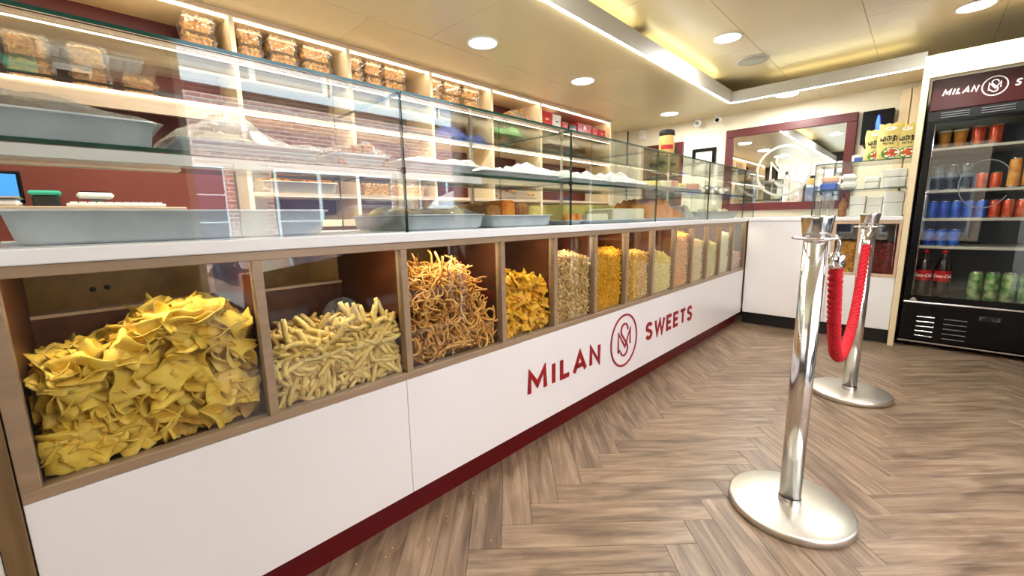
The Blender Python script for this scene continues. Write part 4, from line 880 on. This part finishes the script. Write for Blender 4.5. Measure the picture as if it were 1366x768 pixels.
def camera_dome(x, label):
    t = thing('security_camera', label, 'camera', (x, YB - .05, ZL), 'white security cameras'); z = ZL - .001; y = YB - .09
    part('mount', MB().lathe([(.035, z), (.035, z - .012), (.028, z - .016)], 20, (x, y, 0)), 'white_plain', t)
    b = part('ball', MB().lathe([(.004, z - .014), (.026, z - .022), (.036, z - .045), (.033, z - .066), (.018, z - .08), (.003, z - .084)], 20, (x, y, 0)), 'white_plain', t)
    part('lens', MB().lathe([(.017, -.041), (.017, -.024), (.008, -.02)], 14, (x + .004, y, z - .055), axis='y'), 'black_gloss', b)
camera_dome(-.705, 'left white security camera at the back ceiling edge'); camera_dome(-.505, 'right white security camera at the back ceiling edge nearer the mirror')
mr_ = thing('wall_mirror', 'maroon framed mirror with a frosted round emblem on the back wall', 'mirror', (.08, YB, 1.0))
mx0, mx1, mz0, mz1, fw = -.435, .600, .992, 1.788, .072
for nm, b in (('frame_rail', (mx0, mx1, mz1 - fw, mz1)), ('frame_rail', (mx0, mx1, mz0, mz0 + fw)), ('frame_stile', (mx0, mx0 + fw, mz0 + fw, mz1 - fw)), ('frame_stile', (mx1 - fw, mx1, mz0 + fw, mz1 - fw))): part(nm, MB().bbox_bev(b[0], b[1], YB - .035, YB - .001, b[2], b[3], .004), 'maroon', mr_)
part('mirror_glass', MB().box(mx0 + fw, mx1 - fw, YB - .016, YB - .006, mz0 + fw, mz1 - fw), 'mirror_silver', mr_)
PUTM = lambda u, v, d: (u, YB - .0162 - d, v)
emblem(.085, 1.355, .218, .023, .0008, PUTM, 'frost', mr_)
t = thing('insect_killer', 'black wall panel with a glowing blue lamp beside the mirror', 'insect killer', (.73, YB - .06, 1.5)); part('housing', MB().bbox_bev(.635, .83, YB - .10, YB - .001, 1.505, 1.768, .006), 'black_gloss', t); part('lamp', MB().lathe([(.012, 1.60), (.014, 1.66), (.006, 1.72), (.002, 1.725)], 12, (.738, YB - .112, 0)), 'uv_blue', t, 'glowing blue lamp'); part('catch_tray', MB().tube([(.66, YB - .05, 1.5), (.67, YB - .06, 1.478), (.74, YB - .06, 1.476), (.76, YB - .05, 1.5)], .006, 6), 'black_matte', t)
t = thing('tall_cupboard', 'tall cream cupboard beside the fridge surround', 'cupboard', (.92, YB - .03, 0)); part('door', MB().bbox_bev(.852, .913, YB - .06, YB - .001, .93, 1.905, .003), 'shelf_cream', t); part('door', MB().bbox_bev(.919, .975, YB - .06, YB - .001, .93, 1.905, .003), 'shelf_cream', t)

# ------------------------------------------------------------------ back counter
YC = 4.0
bc = thing('back_counter', 'short white counter with two nut bins along the back', 'counter', (.5, 4.3, 0))
part('plinth', MB().box(0.0, .978, YC + .05, YB - .002, 0, .108), 'black_plinth', bc)
part('front_panel', MB().bbox_bev(.009, .5885, YC, YC + .018, .108, .8955, .0015), 'white_panel', bc); part('front_panel', MB().bbox_bev(.590, .978, YC, YC + .018, .108, .489, .0015), 'white_panel', bc)
BB = [(.612, .742), (.765, .962)]
part('bottom_rail', MB().bbox_bev(.590, .978, YC - .001, YC + .03, .490, .512, .0015), 'shelf_edge', bc); part('top_rail', MB().bbox_bev(.590, .978, YC - .001, YC + .03, .872, .8965, .0015), 'shelf_edge', bc)
for a, b in ((.590, .612), (.742, .765), (.962, .978)):
    part('mullion', MB().bbox_bev(a, b, YC - .001, YC + .03, .512, .872, .0012), 'shelf_edge', bc); part('bin_divider', MB().box(a + .003, b - .003, YC + .03, YC + .42, .5, .872), 'dark_wood', bc)
part('bin_floor', MB().box(.592, .976, YC + .03, YC + .42, .492, .502), 'dark_wood', bc); part('bin_back', MB().box(.592, .976, YC + .42, YC + .43, .5, .89), 'dark_wood', bc)
for a, b in BB: part('bin_glass', MB().box(a - .003, b + .003, YC + .010, YC + .015, .509, .875), 'glass', bc)
def nuts(a, b, label, m, base, n, zt):
    V, F, T = [], [], []; bv, bf = base; bv = np.array(bv)
    for k in range(n):
        q = RNG.normal(size=3) * 2; c1, s1, c2, s2 = math.cos(q[0]), math.sin(q[0]), math.cos(q[1]), math.sin(q[1])
        Rm = np.array([[c1, -s1, 0], [s1, c1, 0], [0, 0, 1]]) @ np.array([[1, 0, 0], [0, c2, -s2], [0, s2, c2]]); f_ = RNG.random() < .7; px = RNG.uniform(a + .008, b - .008)
        py = YC + .028 + RNG.random() * .012 if f_ else YC + .03 + RNG.random() * .33; pz = RNG.uniform(.512, zt) if f_ else zt + RNG.normal(0, .006)
        v = (bv * RNG.uniform(.7, 1.2)) @ Rm.T + np.array([px, py, pz]); o = len(V); V += v.tolist(); F += [tuple(i + o for i in f) for f in bf]; T += [RNG.random()] * len(bv)
    c = MB().box(a + .002, b - .002, YC + .034, YC + .41, .503, zt - .004); o = len(V); V += c.v; F += [tuple(i + o for i in f) for f in c.f]; T += [.1] * 8
    V = [(min(max(v[0], a + .001), b - .001), max(v[1], YC + .0165), max(v[2], .503)) for v in V]
    me = bpy.data.meshes.new('nut_heap'); me.from_pydata(V, [], F); me.materials.append(MATS[m]); at = me.attributes.new('tone', 'FLOAT', 'POINT'); at.data.foreach_set('value', T); tag(link('nut_heap', me), label, 'nuts', None, 'stuff')
nuts(*BB[0], 'golden roasted nuts heaped in the left bin of the back counter', 'g_peanut', OCT(.0075, 1.3), 1300, .722); nuts(*BB[1], 'dark red peanuts heaped in the right bin of the back counter', 'g_redpea', OCT(.0085, 1.3), 1500, .712)
solo('worktop', MB().bbox_bev(.0085, .979, YC - .006, YB - .002, .897, .9245, .002), 'worktop_white', 'short white worktop along the back wall', 'worktop')
# glass case on the back counter
gb = thing('glass_display_case', 'small two-tier glass case on the back counter', 'display case', (.72, 4.25, WT)); gx0, gx1, gy0, gy1, gzt = .440, .976, 4.03, 4.42, 1.324
part('front_pane', MB().box(gx0, gx1, gy0, gy0 + .006, WT, gzt - .008, 0, 1), ['glass', 'glass_edge'], gb); part('side_pane', MB().box(gx0, gx0 + .006, gy0 + .007, gy1, WT, gzt - .008, 0, 1), ['glass', 'glass_edge'], gb)
part('top_pane', MB().box(gx0, gx1, gy0, gy1, gzt - .0075, gzt, 0, 1), ['glass', 'glass_edge'], gb); part('shelf_pane', MB().box(gx0 + .01, gx1 - .004, gy0 + .012, gy1, 1.117, 1.125, 0, 1), ['shelf_glass', 'glass_edge'], gb)
part('shelf_bracket', MB().bbox_bev(.93, .942, gy0 + .01, gy0 + .03, 1.10, 1.116, .002), 'black_matte', gb); part('shelf_bracket', MB().bbox_bev(.48, .492, gy0 + .01, gy0 + .03, 1.10, 1.116, .002), 'black_matte', gb)
def carton(x0, x1, y0, y1, z, h, label, m='white_soft', b=.006, nm='foam_box'):
    t = thing(nm, label, 'box', ((x0 + x1) / 2, (y0 + y1) / 2, z), 'white boxes in the back case'); part('base', MB().bbox_bev(x0, x1, y0, y1, z, z + h * .55, b), m, t); part('lid', MB().bbox_bev(x0 - .002, x1 + .002, y0 - .002, y1 + .002, z + h * .56, z + h, b), m, t)
carton(.595, .685, 4.10, 4.22, 1.1255, .118, 'white rounded foam box on the small case shelf, left one', b=.02); carton(.735, .82, 4.12, 4.24, 1.1255, .085, 'low white foam box in the middle of the small case shelf'); carton(.835, .965, 4.05, 4.20, 1.1255, .128, 'large white foam box at the right end of the small case shelf')
carton(.67, .755, 4.08, 4.2, WT, .155, 'white foam box standing on the worktop inside the small case', b=.004); carton(.765, .85, 4.10, 4.22, WT, .14, 'second white foam box on the worktop inside the small case', b=.004); carton(.86, .965, 4.06, 4.2, WT, .175, 'tall white foam stack at the right inside the small case', b=.003)
t = thing('napkin_pack', 'pink and blue napkin packs on the small case shelf', 'napkins', (.53, 4.2, 1.1255)); part('pack', MB().bbox_bev(.465, .575, 4.12, 4.25, 1.1255, 1.185, .012), 'plastic_blue', t); part('pack', MB().bbox_bev(.47, .57, 4.125, 4.245, 1.186, 1.235, .012), 'slab_pink', t)
for k, (x, y) in enumerate(((.47, 4.10), (.512, 4.12), (.555, 4.10))):
    t = thing('plastic_cup_stack', 'stack of clear plastic cups in the small case, %s' % ('leftmost of three', 'middle of three', 'rightmost of three')[k], 'cups', (x, y, WT), 'clear cup stacks')
    for q in range(6): part('cup', MB().lathe([(.014, WT + .002 + q * .022), (.019, WT + .06 + q * .022), (.0205, WT + .061 + q * .022), (.0195, WT + .065 + q * .022)], 18, (x, y, 0), caps=False), 'plastic_clear', t)
t = thing('spice_bottle', 'dark brown bottle behind the cups in the small case', 'bottle', (.615, 4.15, WT)); part('body', MB().lathe([(.024, WT), (.026, WT + .01), (.026, WT + .10), (.014, WT + .125), (.012, WT + .15)], 18, (.615, 4.2, 0)), 'slab_brown', t); part('cap', MB().lathe([(.014, WT + .15), (.014, WT + .17)], 14, (.615, 4.2, 0)), 'maroon', t)
def packet(x, y, w_, h, z, label, tilt):
    t = thing('snack_packet', label, 'packet', (x, y, z), 'yellow snack packets on the small case'); r = random.Random(int(x * 1000))
    def sh(sgn):
        def g(u, v):
            e = max(0, math.sin(math.pi * u)) ** .5 * max(0, math.sin(math.pi * v)) ** .45; pinch = 1 - .05 * math.sin(math.pi * v)
            return (x + (u - .5) * w_ * pinch + .004 * math.sin(9 * v + x * 30), y + sgn * (.022 * e + .0006) + tilt * v * h + .0015 * math.sin(40 * u + 13 * v), z + v * h + (.004 * math.sin(20 * u) if v == 1 else 0))
        return g
    mb = MB().grid(sh(-1), 14, 18); mb.grid(sh(1), 14, 18); part('bag', mb, 'packet_yellow', t)
    f = sh(-1)
    def on(u, v, d): p = f(min(max(u, 0), 1), min(max(v, 0), 1)); return (p[0], p[1] - .0012 - d, p[2])
    # a round dish of food with a green rim, brand oval, bold script word, the word PATRA
    for nm, m, cu, cv, ru, rv, dd in (('dish_rim', 'print_green', .60, .20, .40, .155, 0), ('dish_plate', 'print_white', .63, .20, .34, .13, .0006), ('dish_food', 'print_food', .64, .205, .28, .105, .0012), ('brand_oval', 'print_white', .5, .86, .24, .05, 0)):
        n = 22; R = [on(cu + ru * math.cos(a), cv + rv * math.sin(a), dd) for a in [2 * math.pi * i / n for i in range(n)]]; R2 = [on(cu + ru * .5 * math.cos(a), cv + rv * .5 * math.sin(a), dd) for a in [2 * math.pi * i / n for i in range(n)]]
        part(nm, MB().add(R + R2 + [on(cu, cv, dd)], [(i, (i + 1) % n, n + (i + 1) % n, n + i) for i in range(n)] + [(n + i, n + (i + 1) % n, 2 * n) for i in range(n)], 0, True), m, t)
    mb = MB()   # bold script glyphs
    gl = [[(.0, .9), (.0, .35), (.10, .25), (.16, .4), (.16, 1.0), (.16, .0)], [(.24, 1), (.24, 0)], [(.33, .75), (.38, 1), (.46, .9), (.46, .0)], [(.36, .6), (.33, .35), (.40, .2)], [(.54, .2), (.54, 1)], [(.62, .9), (.70, 1), (.74, .8), (.64, .55), (.74, .35), (.72, .05), (.62, .1)], [(.82, 1), (.82, 0)]]
    for pl in gl: ribbon(mb, [(.16 + a * .82, .52 + b * .13) for a, b in pl], .045, .0008, lambda u, v, d: on(u, v, d))
    part('script_lettering', mb, 'print_black', t)
    word('PATRA', .30, .72, .435, .485, .016, .0006, on, 'print_black', t)
    ribbon(mb := MB(), [(.38, .85), (.46, .875), (.54, .855), (.62, .88)], .014, .0006, lambda u, v, d: on(u, v, d + .0006)); part('brand_mark', mb, 'print_black', t)
packet(.765, 4.235, .125, .235, gzt, 'yellow packet of PATRA snack at the back left of the three', .03); packet(.842, 4.19, .135, .262, gzt, 'yellow PATRA snack packet in the middle of the three', .03); packet(.935, 4.20, .125, .248, gzt, 'yellow PATRA snack packet at the right beside the surround', .03)
t = thing('small_box', 'small white and blue carton on the small case beside the packets', 'box', (.68, 4.3, gzt)); part('body', MB().bbox_bev(.63, .72, 4.28, 4.36, gzt, gzt + .07, .003), 'white_soft', t); part('label_print', MB().box(.645, .71, 4.2785, 4.28, gzt + .015, gzt + .05), 'plastic_blue', t)

# ------------------------------------------------------------------ fridge and its surround
fs_ = thing('fridge_surround', 'cream boxed surround around the drinks fridge', 'surround', (1.3, 4.3, 0))
part('side_panel', MB().bbox_bev(.980, 1.014, 3.985, YB - .002, 0, 1.946, .002), 'shelf_cream', fs_); part('top_panel', MB().bbox_bev(1.0145, 1.895, 4.0, 4.03, 1.812, 1.950, .002), 'shelf_cream', fs_)
fx0, fx1, fy, fzt = 1.030, 1.70, 4.055, 1.804
fg = thing('drinks_fridge', 'tall black glass-door drinks fridge with a maroon header', 'fridge', (1.36, 4.35, 0))
body = MB().box(fx0, fx0 + .03, fy + .04, 4.69, .03, fzt).box(fx1 - .03, fx1, fy + .04, 4.69, .03, fzt).box(fx0 + .03, fx1 - .03, fy + .04, 4.69, 1.57, fzt).box(fx0 + .03, fx1 - .03, fy + .04, 4.69, .03, .345).box(fx0 + .03, fx1 - .03, 4.66, 4.69, .345, 1.57)
part('body', body, 'black_gloss', fg)
part('liner', MB().box(fx0 + .031, fx0 + .036, fy + .05, 4.655, .35, 1.565).box(fx1 - .036, fx1 - .031, fy + .05, 4.655, .35, 1.565).box(fx0 + .036, fx1 - .036, 4.65, 4.659, .35, 1.565).box(fx0 + .036, fx1 - .036, fy + .05, 4.65, .346, .352).box(fx0 + .036, fx1 - .036, fy + .05, 4.65, 1.56, 1.567), 'fridge_inside', fg)
hd = part('header', MB().bbox_bev(fx0, fx1, fy, fy + .039, 1.605, fzt, .006), 'header_maroon', fg, 'maroon header sign')
PUTF = lambda u, v, d: (u, fy - .0004 - d, v)
word('MILAN', 1.086, 1.234, 1.697, 1.731, .0075, .001, PUTF, 'print_white', hd, slant=.25); word('SWEETS', 1.392, 1.580, 1.697, 1.731, .0075, .001, PUTF, 'print_white', hd, slant=.25); emblem(1.310, 1.712, .053, .0055, .001, PUTF, 'print_white', hd)
part('vent_band', MB().box(fx0, fx1, fy + .004, fy + .039, 1.545, 1.605), 'black_matte', fg)
for q in range(3):
    part('vent_slat', MB().box(1.09, 1.22, fy, fy + .004, 1.558 + q * .014, 1.563 + q * .014), 'grey_plastic', fg); part('vent_slat', MB().box(1.27, 1.41, fy, fy + .004, 1.558 + q * .014, 1.563 + q * .014), 'grey_plastic', fg)
dd = MB().box(fx0 + .002, fx0 + .040, fy + .002, fy + .036, .345, 1.545).box(fx1 - .040, fx1 - .002, fy + .002, fy + .036, .345, 1.545).box(fx0 + .04, fx1 - .04, fy + .002, fy + .036, .345, .37).box(fx0 + .04, fx1 - .04, fy + .002, fy + .036, 1.525, 1.545)
do = part('door', dd, 'black_gloss', fg); part('pane', MB().box(fx0 + .041, fx1 - .041, fy + .008, fy + .014, .371, 1.524), 'glass', do); part('door_trim', MB().tube([(fx0 + .043, fy + .003, .372), (fx0 + .043, fy + .003, 1.523)], .003, 6), 'chrome', do)
ringm = MB(); ribbon(ringm, arc(1.335, 1.12, .115, .15, 30, 330, 30), .006, .0005, lambda u, v, d: (u, fy + .0075 - d, v)); part('door_emblem', ringm, 'grey_plastic', do)
part('sill_bar', MB().bbox_bev(fx0 + .005, fx1 - .005, fy - .004, fy + .03, .318, .328, .002), 'steel', fg)
part('lower_panel', MB().bbox_bev(fx0, fx1, fy + .004, fy + .039, .05, .317, .004), 'black_gloss', fg)
for q in range(5):
    z = .082 + q * .034
    part('grille_slat', MB().bbox_bev(1.115, 1.205, fy - .001, fy + .004, z, z + .007, .001), 'brushed', fg); part('grille_slat', MB().bbox_bev(1.25, 1.36, fy, fy + .004, z, z + .005, .001), 'grey_plastic', fg)
dp = part('thermostat', MB().box(1.405, 1.505, fy + .001, fy + .004, .235, .268), 'black_matte', fg)
part('digit', MB().box(1.412, 1.418, fy, fy + .001, .242, .262).box(1.420, 1.434, fy, fy + .001, .258, .262), 'grey_plastic', dp); part('digit', MB().box(1.48, 1.495, fy, fy + .001, .242, .246).box(1.493, 1.497, fy, fy + .001, .242, .262).box(1.47, 1.473, fy, fy + .001, .242, .256), 'grey_plastic', dp)
part('base_bar', MB().box(fx0, fx1, fy + .006, fy + .03, .035, .044), 'brushed', fg); part('lock', MB().lathe([(.018, 0), (.016, -.003)], 14, (1.085, fy + .002, .338), axis='y'), 'brushed', fg)
for (x, y) in ((fx0 + .05, fy + .08), (fx1 - .05, fy + .08), (fx0 + .05, 4.62), (fx1 - .05, 4.62)): part('foot', MB().lathe([(.02, 0), (.02, .03)], 10, (x, y, 0)), 'black_matte', fg)
FSH = [.715, .905, 1.095, 1.375]
for z in FSH: part('shelf', MB().bbox_bev(fx0 + .038, fx1 - .038, fy + .07, 4.6, z - .018, z, .002), 'fridge_shelf', fg)
part('light_tube', MB().tube([(fx1 - .055, fy + .06, .40), (fx1 - .055, fy + .06, 1.52)], .01, 8), 'fridge_led', fg)
CANP = lambda r, h: [(r * .82, 0), (r * .97, h * .05), (r, h * .1), (r, h * .88), (r * .86, h * .96), (r * .86, h), (r * .80, h), (r * .78, h * .975)]
def can(x, z, m, label, r=.027, h=.116, y=None):
    y = y or fy + .105; t = thing('drink_can', label, 'can', (x, y, z), 'cans in the fridge'); c = (x, y, z + .0005)
    part('body', MB().lathe(CANP(r, h)[1:5], 20, c, caps=False), m, t); part('top', MB().lathe(CANP(r, h)[4:], 20, c), 'brushed', t); part('bottom', MB().lathe(CANP(r, h)[:2], 20, c), 'brushed', t)
    part('tab', MB().box(x - .008, x + .008, y - .012, y + .004, z + h * .98, z + h * .99), 'brushed', t)
OR6 = ['leftmost', 'second', 'third', 'fourth', 'fifth', 'sixth', 'seventh', 'eighth']
for k in range(5): can(1.117 + k * .057, FSH[1], 'can_blue', '%s blue can on the second fridge shelf from the bottom rack' % OR6[k])
for k in range(4): can(1.117 + (k + 5) * .057, FSH[1], 'can_red', '%s red orange can on the shelf of blue cans' % OR6[k])
for k in range(3): can(1.117 + k * .062, FSH[0], 'can_blue', '%s blue can on the rack directly above the cola bottles' % OR6[k], .029)
for k in range(3): can(1.120 + k * .066, FSH[2], 'can_dark', '%s dark can on the fridge shelf above the blue cans' % OR6[k], .030, .165)
for k in range(2): can(1.325 + k * .062, FSH[2], 'can_red', '%s red can right of the tall dark cans' % OR6[k], .027, .10)
for k in range(2): can(1.46 + k * .062, FSH[2], 'can_orange', '%s orange can on the shelf with the dark cans' % OR6[k], .027, .18)
for k in range(4): can(1.372 + k * .074, .353, 'can_green', '%s green can on the fridge floor right of the cola' % OR6[k], .034, .20)
def pot(x, z, label, h=.10):
    y = fy + .11; t = thing('dessert_pot', label, 'pot', (x, y, z), 'pots on the top fridge shelf'); part('cup', MB().lathe([(.026, z), (.033, z + h)], 20, (x, y, 0)), 'can_orange', t); part('lid', MB().lathe([(.035, z + h), (.035, z + h + .008), (.03, z + h + .01)], 20, (x, y, 0)), 'white_plain', t)
for k in range(2): pot(1.125 + k * .075, FSH[3], ('orange dessert pot with a white lid at the top left of the fridge', 'second orange dessert pot on the top fridge shelf')[k])
for k in range(2): can(1.28 + k * .075, FSH[3], 'can_red', '%s dark red can on the top fridge shelf' % OR6[k], .032, .12)
def cola(x, label):
    y = fy + .11; z = .353; t = thing('cola_bottle', label, 'bottle', (x, y, z), 'cola bottles in the fridge'); R = .043
    part('body', MB().lathe([(R * .7, z), (R, z + .012), (R, z + .05), (R * .93, z + .07), (R * .97, z + .19), (R, z + .21), (R * .8, z + .255), (R * .45, z + .29), (.013, z + .305), (.013, z + .325)], 24, (x, y, 0)), 'cola', t)
    lb = part('label_wrap', MB().lathe([(R * 1.005, z + .118), (R * 1.01, z + .12), (R * 1.01, z + .19), (R * 1.005, z + .192)], 24, (x, y, 0), caps=False), 'cola_label', t)
    part('cap', MB().lathe([(.016, z + .312), (.016, z + .333), (.013, z + .336)], 16, (x, y, 0)), 'cola_label', t)
    me = text_mesh('Coca-Cola', .026, 'print_white', lb, Matrix.Identity(4), 'lettering', .35).data
    for v in me.vertices:
        a = -math.pi / 2 + v.co.x / (R * 1.02); v.co = Vector((x + R * 1.025 * math.cos(a), y + R * 1.025 * math.sin(a), z + .155 + v.co.y * 1.2))
cola(1.117, 'left cola bottle with a red label on the fridge floor'); cola(1.213, 'right cola bottle with a red label on the fridge floor')

# ------------------------------------------------------------------ barrier posts and rope
def post(x, y, label):
    t = thing('barrier_post', label, 'post', (x, y, 0), 'chrome barrier posts')
    part('base', MB().lathe([(.172, 0), (.177, .002), (.177, .021), (.1755, .024), (.17, .0265), (.05, .0275), (.034, .028)], 64, (x, y, 0)), 'steel', t)
    part('pole', MB().lathe([(.0305, .027), (.0305, .885)], 32, (x, y, 0)), 'pole_steel', t)
    part('foot_collar', MB().lathe([(.0325, .0275), (.0325, .045), (.031, .047)], 28, (x, y, 0), caps=False), 'brushed', t)
    part('cap', MB().lathe([(.032, .880), (.0335, .882), (.0410, .943), (.0415, .947), (.040, .950), (.032, .9515), (.004, .952)], 32, (x, y, 0)), 'pole_steel', t)
    part('ring', MB().tube([(x + .057 * math.cos(a), y + .057 * math.sin(a), .886) for a in [2 * math.pi * i / 28 for i in range(29)]], .0042, 8), 'chrome', t)
    return t
P1, P2 = (.852, 1.510), (.884, 2.755)
post(*P1, 'near chrome rope barrier post in the foreground'); post(*P2, 'far chrome rope barrier post in front of the back counter')
rp = thing('barrier_rope', 'twisted red rope with chrome ends hanging between the posts', 'rope', (.87, 2.1, .5))
# hangs from the ring of each post; a catenary-like loop
Ax = Vector((P1[0] + .048, P1[1] + .042, .848)); Bx = Vector((P2[0] + .004, P2[1] - .060, .845))
def rope_pt(s):
    p = Ax.lerp(Bx, s); c = 2 * s - 1; k = 3.1; sag = (math.cosh(k) - math.cosh(k * c)) / (math.cosh(k) - 1); p.z -= .452 * sag; return p
n = 260; mb = MB(); pts = [rope_pt(.013 + .974 * i / n) for i in range(n + 1)]
L_acc = [0]
for a, b in zip(pts, pts[1:]): L_acc.append(L_acc[-1] + (b - a).length)
for st in range(3):
    hp = []; 
    for i, p in enumerate(pts):
        tg = (pts[min(i + 1, n)] - pts[max(i - 1, 0)]).normalized(); sd = Vector((1, 0, 0)); sd = (sd - tg * sd.dot(tg)).normalized(); bi = tg.cross(sd); a = L_acc[i] / .066 * 2 * math.pi + st * 2 * math.pi / 3
        hp.append(p + (sd * math.cos(a) + bi * math.sin(a)) * .0098)
    part('strand', MB().tube(hp, .0104, 8), 'rope_red', rp)
for (s0, s1, hk, ctr) in ((.013, .002, Ax, P1), (.987, .998, Bx, P2)):
    a, b = rope_pt(s0), rope_pt(s1); d = (b - a).normalized(); part('end_ferrule', MB().tube([a - d * .012, a, a + d * .026, a + d * .032], [.0195, .0205, .0205, .012], 20), 'chrome', rp)
    c = Vector((ctr[0], ctr[1], .886)); top = c + (Vector((hk.x, hk.y, .886)) - c).normalized() * .057; e = a + d * .034
    part('hook', MB().tube([e - d * .01, e + Vector((0, 0, .008)), e.lerp(top, .5) + Vector((.008, 0, 0)), top + Vector((.006, 0, -.004)), top + Vector((0, 0, .007)), top + Vector((-.008, 0, -.003))], [.007, .006, .005, .0045, .004, .003], 8), 'chrome', rp)

# crumbs on the floor by the plinth
V, F = [], []; bv, bf = OCT(.0022); bv = np.array(bv)
for k in range(70):
    v = bv * RNG.uniform(.5, 1.3) + np.array([-.02 + abs(RNG.normal(0, .13)), RNG.uniform(.2, 2.2), .0022]); o = len(V); V += v.tolist(); F += [tuple(i + o for i in f) for f in bf]
me = bpy.data.meshes.new('crumbs'); me.from_pydata(V, [], F); me.materials.append(MATS['chip_yellow']); tag(link('crumbs', me), 'tiny snack crumbs scattered on the floor along the plinth', 'crumbs', None, 'stuff')
